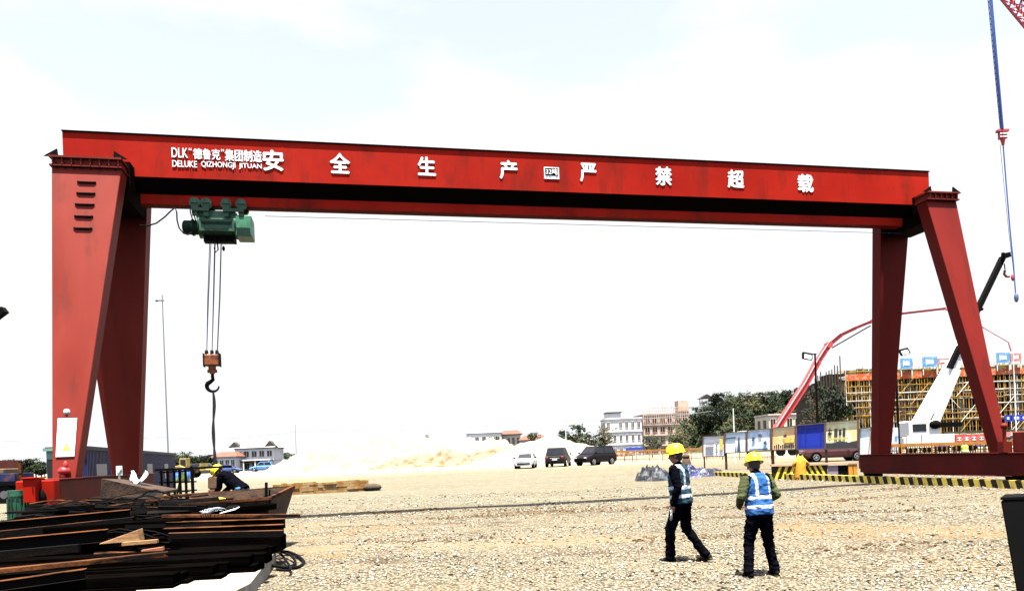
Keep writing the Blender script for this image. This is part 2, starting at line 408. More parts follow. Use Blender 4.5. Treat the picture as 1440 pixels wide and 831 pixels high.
# loose stones on the yard: real geometry, one uncountable mass
def stones():
    rng = np.random.default_rng(3)
    n = 90000
    y = 7.2 + 26*rng.random(n)**1.7
    x = (rng.random(n)*2-1)*.72*y
    pn = np.array([noise.noise(Vector((p*.30, q*.8, 7))) + .5*noise.noise(Vector((p*1.1, q*1.6, 2))) for p, q in zip(x, y)])
    keep = ~((x < -3.4) & (y < 14.5)) & (rng.random(n) < np.clip(.62 + 1.5*pn, .08, 1))
    x, y = x[keep], y[keep]; n = len(x)
    s = (.007 + .020*rng.random(n)**2.8)*(1+.03*(y-8))
    z = np.array([gzn(a, b) for a, b in zip(x, y)])
    octv = np.array([(1,0,0),(0,1,0),(-1,0,0),(0,-1,0),(0,0,1),(0,0,-.6)], float)
    octf = np.array([(0,1,4),(1,2,4),(2,3,4),(3,0,4),(1,0,5),(2,1,5),(3,2,5),(0,3,5)])
    j = 1 + .5*(rng.random((n,6,1))-.5)
    an = rng.random(n)*6.283; c, si = np.cos(an), np.sin(an)
    v = octv[None]*j*s[:,None,None]*np.stack([1+.6*rng.random(n), 1+.2*rng.random(n), .55+.3*rng.random(n)], 1)[:,None,:]
    vx = v[...,0]*c[:,None]-v[...,1]*si[:,None]; vy = v[...,0]*si[:,None]+v[...,1]*c[:,None]
    V = np.stack([vx + x[:,None], vy + y[:,None], v[...,2] + z[:,None] + s[:,None]*.25], -1).reshape(-1,3)
    Fc = (octf[None] + (np.arange(n)*6)[:,None,None]).reshape(-1,3)
    me = bpy.data.meshes.new('loose_gravel')
    me.vertices.add(len(V)); me.vertices.foreach_set('co', V.ravel())
    me.loops.add(Fc.size); me.loops.foreach_set('vertex_index', Fc.ravel().astype(np.int32))
    me.polygons.add(len(Fc)); me.polygons.foreach_set('loop_start', np.arange(0, Fc.size, 3, dtype=np.int32))
    me.polygons.foreach_set('loop_total', np.full(len(Fc), 3, dtype=np.int32))
    mi = np.repeat(rng.choice(4, n, p=[.44,.32,.14,.10]), 8).astype(np.int32)
    for nm, c3 in (('stone_pale', (.28,.26,.21)), ('stone_tan', (.20,.16,.10)), ('stone_grey', (.12,.115,.095)), ('stone_dark', (.015,.012,.008))):
        me.materials.append(mat(nm, c3, .9, .2, 8, spec=.15))
    me.polygons.foreach_set('material_index', mi)
    me.update(calc_edges=True); me.validate()
    o = bpy.data.objects.new('loose_gravel', me); col.objects.link(o)
    tag(o, 'loose pale gravel stones scattered over the yard', 'gravel', kind='stuff')
stones()
def clods():
    r = random.Random(12); g = MB()
    for cx, cy, lx, ly, n, ang in ((-1.2,20.2,1.0,.25,150,.1),(1.6,20.8,1.5,.35,330,-.05),(.3,22.2,2.2,.3,170,.05),(4.9,20.3,1.6,.2,120,0),(7.2,17.2,1.8,.16,230,-.12),(9.2,20.5,1.6,.2,150,.05),(-3.0,23.0,1.2,.3,110,0),(12.0,23.6,1.8,.25,200,.15),(3.2,13.6,1.2,.2,90,.1),(-1.6,14.8,1.3,.2,110,-.1),(5.6,11.6,1.4,.2,80,.1)):
        for i in range(int(n*1.5)):
            u = r.gauss(0,.7)*lx; v = r.gauss(0,.6)*ly*2.0+.12*math.sin(u*3); x = cx+u; y = cy+v+ang*u; s = r.choice((.012,.018,.018,.026,.036))
            M3 = Matrix.Rotation(r.uniform(0,3), 3, 'Z'); z = gzn(x, y)
            g.ball((x, y, z+s*.15), (s*r.uniform(.8,1.7), s, s*.55), 5, 4, r.choice((0,0,1)), M=M3)
    o = g.build('soil_clods', [mat('damp_brown_soil', (.085,.055,.030), .95, .4, 9, spec=.05), mat('dark_soil', (.03,.018,.010), .95, .4, 9, spec=.05)])
    tag(o, 'broken brown soil clods churned up along the wheel ruts', 'soil', kind='stuff')
clods()

# ------------------------------------------------------------------ sand and spoil mounds (terrain)
def mound(name, cx, cy, rx, ry, prof, m, rough=.3, zb=0.0, seed=0, n=90):
    """prof(u,v)->height for u,v in -1..1"""
    v = []; f = []
    for j in range(n+1):
        for i in range(n+1):
            u = -1+2*i/n; w = -1+2*j/n
            x = cx+u*rx; y = cy+w*ry
            h = prof(u, w)
            d = noise.fractal(Vector((x*.42+seed, y*.42, h*.3)), .7, 2.2, 7)*rough*min(1, h*1.2+.1)
            v.append((x, y, gz(x, y)-.08+max(0, h+d) if h > .001 else gz(x, y)-.1))
    for j in range(n):
        for i in range(n):
            a = j*(n+1)+i; f.append((a, a+1, a+n+2, a+n+1))
    me = bpy.data.meshes.new(name); me.from_pydata(v, [], f); me.materials.append(m)
    me.polygons.foreach_set('use_smooth', [True]*len(f))
    o = bpy.data.objects.new(name, me); col.objects.link(o); tag(o, kind='structure'); return o
M['sand'] = mat('pale_sand', (.182,.170,.142), .95, scale=.5, base2=(.155,.132,.095), thr=(.5,.72), bump=1.0, bscale=1.6, spec=.05, dirt=((.12,.095,.065),(.9,.9,2.2),.60,.74,.5))
M['spoil'] = mat('ochre_spoil', (.17,.145,.10), .95, scale=1.1, base2=(.135,.075,.032), thr=(.48,.66), bump=.8, bscale=2.5, spec=.1, detail=8)
def cone(u, w, cu=0, cw=0, k=1.0, p=1.0):
    d = math.hypot((u-cu)*k, (w-cw)*k); return max(0, 1-d**p)
# long first mound, steep left flank rising from x=370 to 470 px
Yh = 118
mxl, mxr = at(368, 660, Yh).x, at(760, 650, Yh).x
def p1(u, w):
    x = (u+1)/2
    ridge = sst(0, .26, x)*4.6 - sst(.30, .80, x)*1.0 - sst(.85, 1.0, x)*3.6
    return max(0, ridge)*max(0, 1-abs(w)**1.6)
mound('sand_mound', (mxl+mxr)/2, Yh, (mxr-mxl)/2, 12, p1, M['sand'], .9, seed=2, n=130)
Yh2 = 104
def p2(u, w):
    a = 1.7*cone(u, w, -.45, 0, 1.8) + 2.1*cone(u, w, .15, .1, 1.6) + 1.7*cone(u, w, .6, 0, 2.2) + .8*cone(u, w, -.8, -.1, 4)
    return a
ml, mr_ = at(520, 655, Yh2).x, at(775, 655, Yh2).x
mound('spoil_mound', (ml+mr_)/2, Yh2, (mr_-ml)/2, 7, p2, M['spoil'], .8, seed=9)
Yh3 = 96
pk = at(775, 615, Yh3)
def p3(u, w):
    d = math.hypot(u, w); return max(0, (1-d)**.9)*3.6 if d < 1 else 0
mound('pale_sand_mound', pk.x, Yh3, 11.0, 11.0, p3, M['sand'], .35, seed=5)

# ------------------------------------------------------------------ gantry crane
PHI = math.atan2(.208, .978)
BX, BY = -11.31, 19.5
crane = thing('gantry_crane', (BX, BY, 0), 'huge red gantry crane spanning the gravel yard on four tapered legs', 'gantry crane', rz=PHI)
LB = 26.0
ZT, ZB = 10.41, 9.31
# girder: box with slanted bottom plates
g = MB(); g.box(0, LB, 0, .9, ZB, ZT)
girder = g.build('girder', M['red'], crane, bevel=.008)
for k in range(1, 9):      # welded plate joints
    g = MB(); sj = LB*k/9+.3*math.sin(k*2.3); g.box(sj-.012, sj+.012, -.004, .002, ZB+.002, ZT-.002); g.build('weld_seam', M['red'], girder)
g = MB(); g.box(.05, LB-.05, -.012, .002, ZB+.0, ZB+.035); g.build('bottom_flange_edge', M['red'], girder)
g = MB()
for v0, v1 in ((-.03, .93),):
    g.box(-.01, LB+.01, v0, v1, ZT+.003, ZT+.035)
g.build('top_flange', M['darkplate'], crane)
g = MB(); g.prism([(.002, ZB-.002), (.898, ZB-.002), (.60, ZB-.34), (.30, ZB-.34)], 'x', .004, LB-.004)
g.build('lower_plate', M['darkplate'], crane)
ZI1, ZI0 = ZB-.343, ZB-.62
g = MB(); g.box(1.76, 25.15, .43, .47, ZI0+.03, ZI1); g.box(1.76, 25.15, .27, .63, ZI0, ZI0+.028)
g.box(1.76, 25.15, .27, .29, ZI0+.03, ZI1-.02)
g.build('trolley_rail', M['red'], crane)
# cross beams over the leg tops
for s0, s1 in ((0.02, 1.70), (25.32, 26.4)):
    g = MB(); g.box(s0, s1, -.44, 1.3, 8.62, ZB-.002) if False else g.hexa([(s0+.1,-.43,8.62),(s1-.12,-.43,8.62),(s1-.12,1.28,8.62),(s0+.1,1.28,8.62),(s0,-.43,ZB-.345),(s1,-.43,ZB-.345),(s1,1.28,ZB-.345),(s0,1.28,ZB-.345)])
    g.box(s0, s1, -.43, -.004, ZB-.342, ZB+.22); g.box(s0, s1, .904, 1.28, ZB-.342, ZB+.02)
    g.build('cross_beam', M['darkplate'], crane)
def leg(top_s, bot_s, vt, vb, zt, zb, th_t, th_b, m):
    """quad tapered box; v increases away from camera"""
    b = [(bot_s[0], vb-th_b/2, zb), (bot_s[1], vb-th_b/2, zb), (bot_s[1], vb+th_b/2, zb), (bot_s[0], vb+th_b/2, zb)]
    t = [(top_s[0], vt-th_t/2, zt), (top_s[1], vt-th_t/2, zt), (top_s[1], vt+th_t/2, zt), (top_s[0], vt+th_t/2, zt)]
    g = MB(); g.hexa(b+t)
    o = g.build('leg', m, crane, bevel=.012)
    # welded seam flanges along the front edges
    return o
def lerp3(a, b, t): return tuple(a[i]+(b[i]-a[i])*t for i in range(3))
ZLT = 9.14
LSAD, RSAD = 1.45, 1.10
legs = []
def LS(xa, xb, y, v): return (ray_s(xa, y, v)[0], ray_s(xb, y, v)[0])
def ray_s(px, py, plane_v):
    """crane-local s,z where the pixel ray meets the plane v=plane_v"""
    a, b = ab(px, py); d = Vector((a/F, 1, b/F))
    vn = Vector((-math.sin(PHI), math.cos(PHI))); un = Vector((math.cos(PHI), math.sin(PHI)))
    o = Vector((BX, BY)); k = (plane_v + o.dot(vn))/(d.x*vn.x+d.y*vn.y)
    P = Vector((d.x*k, d.y*k)) - o
    return P.dot(un), CAM_H+d.z*k
NLT, NLB = LS(73, 171, 245, -.95), LS(73.5, 106, 672, -2.92)
FLT, FLB = LS(95, 206, 258, 1.30), LS(157, 194, 655, 2.37)
NRT, NRB = LS(1303, 1345, 288, -.925), LS(1408, 1419, 638, -2.91)
FRT, FRB = LS(1239, 1279, 312, 1.32), LS(1236, 1253, 640, 2.24)
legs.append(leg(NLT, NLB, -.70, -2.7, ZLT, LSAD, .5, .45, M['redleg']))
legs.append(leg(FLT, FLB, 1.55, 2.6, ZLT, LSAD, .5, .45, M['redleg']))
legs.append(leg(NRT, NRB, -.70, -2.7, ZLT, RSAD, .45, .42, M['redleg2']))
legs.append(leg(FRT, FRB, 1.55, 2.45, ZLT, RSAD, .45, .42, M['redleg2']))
# flange plates with bolts on leg tops
for (s0, s1), v in ((NLT,-.70), (FLT,1.55), (NRT,-.70), (FRT,1.55)):
    g = MB(); g.box(s0-.03, s1+.03, v-.33, v+.26, ZLT+.003, ZLT+.045)
    g.box(s0+.01, s1-.01, v-.27, v+.26, ZLT+.048, ZLT+.20); g.box(s0-.03, s1+.03, v-.36, v+.26, ZLT+.203, ZLT+.25)
    k = int((s1-s0)/.2)
    for i in range(k+1):
        x = s0+.05+(s1-s0-.1)*i/k; g.box(x-.012, x+.012, v-.34, v-.272, ZLT+.05, ZLT+.20)
    fl = g.build('leg_flange', M['redleg'], crane)
    for i in range(k+1):
        x = s0+.12+(s1-s0-.24)*i/k
        g = MB(); g.cyl((x, v-.30, ZLT-.05), (x, v-.30, ZLT+.09), .016, 6); g.build('bolt', M['black'], fl)
    for x, sg in ((s0-.06, -1), (s1+.05, 1)):
        g = MB(); g.prism([(x-.22*sg, ZLT+.252), (x+.10*sg, ZLT+.252), (x-.20*sg, ZLT+.44)], 'y', v-.28, v-.24); g.build('gusset', M['black'], crane)
# ladder rungs welded on the near left leg
def leg_pt(top_s, bot_s, vt, vb, th_t, th_b, z, f, zb=LSAD):
    t = (ZLT-z)/(ZLT-zb)
    s0 = top_s[0]+(bot_s[0]-top_s[0])*t; s1 = top_s[1]+(bot_s[1]-top_s[1])*t
    v = vt+(vb-vt)*t - (th_t+(th_b-th_t)*t)/2
    return Vector((s0+(s1-s0)*f, v, z))
NL = (NLT,NLB,-.70,-2.7,.5,.45)
def ray_s(px, py, plane_v):
    """crane-local s,z where the pixel ray meets the plane v=plane_v"""
    a, b = ab(px, py); d = Vector((a/F, 1, b/F))
    vn = Vector((-math.sin(PHI), math.cos(PHI))); un = Vector((math.cos(PHI), math.sin(PHI)))
    o = Vector((BX, BY)); k = (plane_v + o.dot(vn))/(d.x*vn.x+d.y*vn.y)
    P = Vector((d.x*k, d.y*k)) - o
    return P.dot(un), CAM_H+d.z*k
for py, px0, px1 in ((258,110,134), (275,109,133), (292,107,132), (310,106,130), (328,105,129)):
    z = ray_s(120, py, -1.0)[1]
    p = leg_pt(*NL, z, .5); 
    s0 = ray_s(px0, py, p.y)[0]; s1 = ray_s(px1, py, p.y)[0]
    y = p.y
    g = MB(); g.tube([(s0, y+.03, z+.01), (s0, y-.018, z+.01), (s0+.03, y-.025, z), (s1-.03, y-.025, z), (s1, y-.018, z+.01), (s1, y+.03, z+.01)], .026, 6)
    g.build('ladder_rung', M['black'], crane, smooth=True)
# warning panel + lamp knob on near left leg
zt_, zb_ = ray_s(95, 588, -2.6)[1], ray_s(95, 642, -2.6)[1]
pT = leg_pt(*NL, zt_, .5); pB = leg_pt(*NL, zb_, .5)
sa, sb = ray_s(82, 590, pT.y)[0], ray_s(109, 590, pT.y)[0]; sc, sd = ray_s(79, 642, pB.y)[0], ray_s(105, 642, pB.y)[0]
g = MB(); e = .012
g.hexa([(sc,pB.y-e-.02,zb_),(sd,pB.y-e-.02,zb_),(sd,pB.y-e,zb_),(sc,pB.y-e,zb_),(sa,pT.y-e-.02,zt_),(sb,pT.y-e-.02,zt_),(sb,pT.y-e,zt_),(sa,pT.y-e,zt_)])
sign = g.build('safety_notice', M['white'], crane, bevel=.004)
def onp(f, t, off=.004):   # f across 0..1, t up 0..1 on notice
    a = sc+(sa-sc)*t; b = sd+(sb-sd)*t; y = pB.y+(pT.y-pB.y)*t - e-.02-off
    return (a+(b-a)*f, y, zb_+(zt_-zb_)*t)
def flat(mb, pts, mi=0, off=.004, th=.003):
    f = [onp(p[0], p[1], off) for p in pts]; k = [(q[0], q[1]+th, q[2]) for q in f]; n = len(f)
    mb.add(f+k, [tuple(range(n)), tuple(range(2*n-1,n-1,-1))]+[(i,(i+1)%n,(i+1)%n+n,i+n) for i in range(n)], mi)
g = MB()
flat(g, [(.30,.14),(.80,.14),(.55,.38)]); g.build('warning_triangle', M['yellow'], sign)
g = MB(); flat(g, [(.52,.18),(.60,.18),(.56,.32)], off=.008)
for t in (.505,): flat(g, [(.04,t),(.96,t),(.96,t+.006),(.04,t+.006)])
for (a, b, c, d) in ((.47,.53,.60,.62),(.52,.56,.74,.80)): flat(g, [(a,c),(b,c),(b,d),(a,d)])
g.build('notice_marks', mat('grey_print', (.25,.2,.2), .8), sign)
g = MB(); z = ray_s(94, 579, -2.55)[1]; p = leg_pt(*NL, z, .5); sx = ray_s(94, 579, p.y)[0]
g.ball((sx, p.y-.02, z), (.045,.03,.05)); g.cyl((sx, p.y+.02, z), (sx, p.y-.015, z), .07, 14)
g.build('round_lamp', M['dirtywhite'], crane, smooth=True)
g = MB(); z = ray_s(92, 662, -2.7)[1]; p = leg_pt(*NL, z, .5); sx = ray_s(92, 662, p.y)[0]
g.ball((sx, p.y-.08, z), (.13,.12,.10)); g.ball((sx+.04, p.y-.10, z+.12), (.05,.05,.10)); g.ball((sx-.02, p.y-.10, z-.12), (.05,.05,.09))
g.build('pipe_coupling', mat('red_valve', (.35,.02,.02), .4), crane, smooth=True)

# left end carriage
def wheelset(mb, s, v, z, r=.22):
    mb.cyl((s-.10, v, z), (s+.10, v, z), r, 24); mb.cyl((s-.13, v, z), (s-.10, v, z), r*1.12, 24)
g = MB(); g.box(.30, .98, -3.9, 3.7, .72, LSAD-.003); g.box(.24, 1.04, -3.95, 3.75, LSAD, LSAD+.03)
ec = g.build('end_carriage', M['carriage'], crane, bevel=.01)
g = MB(); g.box(.28, 1.0, -4.28, -3.96, .5, LSAD+.01); g.build('end_box', M['red'], ec, bevel=.02)
g = MB(); g.box(.36, .92, -4.25, -3.55, .35, .9); g.box(.36,.92, 3.2, 3.9, .35, .9); g.build('wheel_housing', M['red'], ec, bevel=.01)
for v in (-3.8, 3.4):
    g = MB(); wheelset(g, .64, v, .26); g.build('wheel', M['black'], crane, smooth='auto')
# control cabinet, motor
ca = at(33, 672, 15.2); cb = at(50, 706, 15.2)
Ci = PM[crane.name].inverted()
la, lb = Ci @ ca, Ci @ cb
g = MB(); g.box(la.x, lb.x, la.y-.05, la.y+.5, lb.z, la.z-.02); g.box(la.x-.02, lb.x+.02, la.y-.08, la.y+.52, la.z-.018, la.z+.01)
cabn = g.build('control_cabinet', M['red'], crane, bevel=.006)
g = MB(); g.box(lb.x-.045, lb.x-.03, la.y-.062, la.y-.052, (la.z+lb.z)/2-.06, (la.z+lb.z)/2+.06); g.build('handle', M['black'], cabn)
mp_ = Ci @ at(24, 706, 15.3)
g = MB(); g.cyl((mp_.x, mp_.y, .55), (mp_.x, mp_.y, 1.16), .15, 20); g.cyl((mp_.x, mp_.y, 1.16), (mp_.x, mp_.y, 1.28), .17, 20)
for i in range(14):
    t = 2*math.pi*i/14; g.obox((mp_.x+.16*math.cos(t), mp_.y+.16*math.sin(t), .86), (.04,.012,.5), (0,0,t))
g.box(mp_.x-.1, mp_.x+.35, mp_.y-.12, mp_.y+.12, .35, .56)
g.build('travel_motor', M['green'], crane, smooth='auto')
g = MB(); g.ball((.66, -4.3, 1.10), (.20,.10,.22)); g.cyl((.66,-4.25,1.30),(.66,-4.38,1.30),.07,12); g.build('buffer', M['black'], crane, smooth=True)

# right end carriage
g = MB(); g.box(25.50, 25.96, -3.9, 3.35, .47, RSAD-.003); g.box(25.44, 26.02, -3.95, 3.4, RSAD, RSAD+.035); g.box(25.44, 26.02, -3.3, 3.05, .44, .468)
ec = g.build('end_carriage', M['carriage'], crane, bevel=.01)
g = MB()
for v in (-3.35, 2.85): g.box(25.55, 25.91, v-.4, v+.4, .42, .60)
g.build('wheel_housing', M['black'], ec)
for v in (-3.6, -3.1, 2.7, 3.1):
    g = MB(); wheelset(g, 25.73, v, .40, .16); g.build('wheel', M['black'], crane, smooth='auto')
g = MB(); g.box(25.55, 26.35, -4.3, -3.25, RSAD+.04, RSAD+.62); g.build('motor_box', M['redleg'], crane, bevel=.02)
g = MB(); g.box(25.3, 25.6, -3.2, -3.0, RSAD+.04, RSAD+.35); g.cyl((25.45,-3.1,RSAD+.35),(25.45,-3.1,RSAD+.75),.05,10); g.ball((25.45,-3.1,RSAD+.8),(.10,.10,.09))
g.build('warning_beacon', M['redleg'], crane, smooth='auto')
g = MB(); q = leg_pt((25.34,26.46),(25.53,25.86),-.70,-2.7,.45,.42, 5.0, 0, RSAD)

# lettering
def text_geo(body, height, bold=.02, depth=.006):
    cu = bpy.data.curves.new('t', 'FONT'); cu.body = body; cu.size = 1; cu.offset = bold; cu.resolution_u = 3
    cu.extrude = depth/2
    o = bpy.data.objects.new('t', cu); col.objects.link(o)
    dg = bpy.context.evaluated_depsgraph_get(); me = bpy.data.meshes.new_from_object(o.evaluated_get(dg))
    V = [v.co.copy() for v in me.vertices]; Fc = [tuple(p.vertices) for p in me.polygons]
    bpy.data.objects.remove(o); bpy.data.curves.remove(cu); bpy.data.meshes.remove(me)
    return V, Fc
def put_text(mb, body, s0, s1, z0, z1, v, bold=.02, depth=.008, mi=0, P=None, fat=.03):
    """fit the text's bounding box to s0..s1 x z0..z1, on plane v facing -v"""
    V, Fc = text_geo(body, 1, 0)
    xa, xb = min(p.x for p in V), max(p.x for p in V); ya, yb = min(p.y for p in V), max(p.y for p in V)
    out = []
    for p in V:
        x = s0+(p.x-xa)/(xb-xa)*(s1-s0); z = z0+(p.y-ya)/(yb-ya)*(z1-z0)
        out.append((x, v-(depth if p.z > 0 else 0), z) if P is None else P(x, z, depth if p.z > 0 else 0))
    # several slightly shifted layers make the heavy painted strokes
    k = (s1-s0)*fat/max(1, len(body)); 
    for i, (dx, dz) in enumerate(((0,0),(-k,0),(k,0),(0,-k),(0,k))):
        if i and not k: break
        mb.add([(p[0]+dx, p[1]-.0012*i, p[2]+dz) for p in out], Fc, mi)
def px_text(mb, body, x0, y0, x1, y1, v, **k):
    s0, za = ray_s(x0, (y0+y1)/2, v); s1, _ = ray_s(x1, (y0+y1)/2, v); xm = (x0+x1)/2
    zt = ray_s(xm, y0, v)[1]; zb = ray_s(xm, y1, v)[1]
    put_text(mb, body, s0, s1, zb, zt, v, **k)
VF = -.006
for ch, xc, yc, w, h in (('安',384,226,28,28), ('全',478,230,27,27), ('生',600,234,24,25), ('产',715,239,24,25), ('严',827,243,22,25), ('禁',933,248,22,25), ('超',1034.5,252,22,24), ('载',1132.5,258,21,24)):
    g = MB(); px_text(g, ch, xc-w/2, yc-h/2, xc+w/2, yc+h/2, VF, bold=.035); g.build('slogan_character', M['letter'], crane)
g = MB()
px_text(g, 'DLK', 241.5, 208.5, 264, 222, VF, bold=.03)
px_text(g, '“', 265.5, 208.5, 269.5, 212, VF, bold=.03)
px_text(g, '德鲁克', 272, 210, 309.5, 224.5, VF, bold=.02)
px_text(g, '”', 311, 210.5, 315, 214, VF, bold=.03)
px_text(g, '集团制造', 316.5, 211.5, 368, 227.5, VF, bold=.02)
px_text(g, 'DELUKE', 242.5, 226.5, 277, 235.5, VF, bold=.035)
px_text(g, 'QIZHONGJI', 283, 228, 331, 238, VF, bold=.035)
px_text(g, 'JITUAN', 336, 230.5, 368, 239, VF, bold=.035)
g.build('maker_lettering', M['letter'], crane)
s0, z = ray_s(765, 244, VF); s1 = ray_s(786, 244, VF)[0]; zt = ray_s(775, 235.5, VF)[1]; zb = ray_s(775, 252, VF)[1]
g = MB(); g.box(s0, s1, VF-.012, VF, zb, zt); pl = g.build('capacity_plate', M['white'], crane)
g = MB(); g.box(s0+.03, s1-.03, VF-.018, VF-.0125, zb+.10, zt-.03); bg_ = g.build('plate_field', M['black'], pl)
g = MB(); put_text(g, '32吨', s0+.05, s1-.05, zb+.12, zt-.05, VF-.019, bold=.02); g.build('capacity_lettering', M['letter'], pl)

# power supply cable under the trolley rail
g = MB()
pts = []
for i in range(0, 25):
    s = 4.9+i*(25.2-4.9)/24
    pts.append((s, .45, 8.50))
g.tube(pts, .008, 5)
g.build('supply_cable', M['rope'], crane)

# ------------------------------------------------------------------ hoist
HS = 3.65
hw = PM[crane.name] @ Vector((HS, .45, ZI0))
hoist = thing('electric_hoist', hw, 'green electric hoist hanging from the red girder near its left end', 'hoist', rz=PHI)
def hz(py): return ray_s(306, py, .2)[1]-ZI0
def hs(px): return ray_s(px, 310, .2)[0]-HS
for x in (275, 291, 319, 340):
    for v in (-.20, .20):
        g = MB(); g.cyl((hs(x), v, .03), (hs(x), v*1.55, .03), .14, 20); g.cyl((hs(x), v*1.5, .03), (hs(x), v*1.75, .03), .05, 10)
        g.build('trolley_wheel', M['green'], hoist, smooth='auto')
for x in (275, 291, 319, 340):
    for v in (-.34, .34):
        g = MB(); s0 = hs(x); g.prism([(s0-.10, .02), (s0+.10, .02), (s0+.06, -.34), (s0-.06, -.34)], 'y', v-.012, v+.012)
        g.build('trolley_plate', M['greend'], hoist)
for x0, x1 in ((271, 295), (315, 344)):
    for v in (-.34, .34):
        g = MB(); g.box(hs(x0), hs(x1), v-.02, v+.02, -.20, -.11); g.build('trolley_link', M['greend'], hoist)
zc = hz(314)
g = MB(); g.cyl((hs(279), 0, zc), (hs(331), 0, zc), .31, 28); g.cyl((hs(278), 0, zc), (hs(281), 0, zc), .35, 28); g.cyl((hs(329), 0, zc), (hs(332), 0, zc), .35, 28)
g.box(hs(280), hs(331), -.22, .22, zc+.1, hz(296)); g.box(hs(281), hs(330), -.37, -.28, zc-.24, zc+.02)
drum = g.build('drum_housing', M['green'], hoist, smooth='auto')
g = MB(); g.box(hs(283), hs(327), -.40, -.372, zc+.0, zc+.07); g.prism([(hs(284), zc-.02), (hs(326), zc-.02), (hs(320), zc-.2), (hs(290), zc-.2)], 'y', -.385, -.372)
g.build('housing_ribs', M['greend'], drum)
g = MB(); g.prism([(-.34, hz(332)), (.34, hz(332)), (.34, hz(304)), (.18, hz(303)), (-.34, hz(303))], 'x', hs(331.5), hs(354))
gb = g.build('gear_box', M['greenb'], hoist, bevel=.02)
g = MB(); g.box(hs(333), hs(352), -.36, -.342, hz(333), hz(321)); g.build('lower_cover', M['greend'], gb)
g = MB(); g.cyl((hs(258), -.05, hz(318)), (hs(278), -.05, hz(318)), .19, 22); g.ball((hs(258), -.05, hz(318)), (.08,.19,.19))
g.cyl((hs(268), -.05, hz(318)), (hs(271), -.05, hz(318)), .22, 22)
g.build('hoist_motor', M['greend'], hoist, smooth='auto')
g = MB(); g.box(hs(284), hs(326), -.12, .12, hz(338), hz(330)); 
for x in (287, 300, 313, 327): g.box(hs(x)-.03, hs(x)+.03, -.2, .2, hz(337), hz(331))
g.build('rope_guide', M['black'], hoist)
for x in (270, 274): 
    g = MB(); g.tube([(hs(x), -.3, hz(290)), (hs(x)-.02, -.35, hz(300)), (hs(x)+.03, -.3, hz(312))], .018, 6); g.build('flexible_cable', M['cable'], hoist)
# block position
bs, bz = ray_s(298, 507, .45); bw = PM[crane.name] @ Vector((bs, .45, bz))
Hi = PM[hoist.name].inverted()
bl = Hi @ bw
for k, (xt, xb) in enumerate(((294, 290), (297.5, 291.5), (301, 297.5), (303.5, 299), (310, 304.5), (312, 306.5))):
    v = -.08 if k % 2 else .08
    a = Vector((ray_s(xt, 337, .45)[0]-HS, v, hz(336))); b = Vector((ray_s(xb, 500, .45)[0]-HS, v, bl.z+.17))
    g = MB(); g.tube([a, a.lerp(b, .5)+Vector((.006*(k-2), 0, 0)), b], .011, 5); g.build('hoist_rope', M['rope'], hoist)
g = MB(); a = Vector((ray_s(306, 337, .45)[0]-HS, -.1, hz(336)))
g.tube([a, a+Vector((.02,0,-.25)), a+Vector((-.05,0,-.33)), a+Vector((-.08,0,-.2))], .02, 6); g.build('limit_chain', M['black'], hoist)
g = MB(); a = Vector((ray_s(314, 340, .45)[0]-HS, 0, hz(346))); g.ball(a, (.04,.04,.07)); g.tube([a, (a.x-.03, 0, hz(336))], .006, 5); g.build('limit_weight', M['black'], hoist, smooth=True)

hb = thing('hook_block', bw, 'orange pulley block with black hook hanging on the hoist ropes', 'hook block', rz=PHI)
g = MB(); g.box(-.19, .20, -.13, .13, -.15, .17); g.build('sheave_housing', M['orange'], hb, bevel=.03)
for x in (-.13, .01, .14):
    g = MB(); g.cyl((x-.03, 0, .17), (x+.03, 0, .17), .12, 20); g.build('sheave', M['black'], hb, smooth='auto')
g = MB(); g.box(-.212, -.193, -.14, .14, -.17, .19); g.box(.203, .222, -.14, .14, -.17, .19); g.build('side_plate', M['black'], hb)
g = MB(); g.cyl((0, 0, -.15), (0, 0, -.24), .10, 14); g.cyl((0,0,-.24),(0,0,-.36),.07,12); g.box(-.12,.12,-.06,.06,-.33,-.25); g.build('swivel', M['orange'], hb, smooth='auto')
pts = [(0,0,-.34), (0,0,-.45), (.01,0,-.52), (-.06,0,-.58)]
rr = [.04,.045,.05,.055]
for i in range(0, 13):
    t = R(150 + i*17.5); pts.append((-.0+.155*math.cos(t), 0, -.70+.145*math.sin(t))); rr.append(.062-.0035*i)
g = MB(); g.tube(pts, rr, 10); g.build('hook', M['black'], hb, smooth=True)

# sling hanging from hook to the worker
hk = bw + Vector((0,0,-.84))
wy = 18.3
g = MB()
p0 = hk; p1_ = at(302, 665, wy)
n = 16
for off in (0, .04):
    pts = []
    for i in range(n+1):
        t = i/n; p = p0.lerp(p1_, t); p.z -= .06*math.sin(math.pi*t); p.x += off*math.sin(t*9)+.006*math.sin(t*14); pts.append(p)
    g.tube(pts, .024, 6)
o = g.build('chain_sling', M['cable'], smooth=True); tag(o, 'black sling hanging straight down from the crane hook to the scrap pile', 'sling')
# drooping power cable between leg and hoist
g = MB()
P = lambda x, y, v=.1: PM[crane.name] @ Vector((ray_s(x, y, v)[0], v, ray_s(x, y, v)[1]))
ctrl = [(196,317),(207,318),(220,314),(232,305),(240,297),(246,292.5),(248.5,298),(249,310),(252,321),(258,328),(264,330),(270,327)]
g.tube([P(*c) for c in ctrl], .020, 6)
o = g.build('hoist_power_cable', M['cable'], smooth=True); tag(o, 'thin black power cable drooping between the left leg and the green hoist', 'cable')

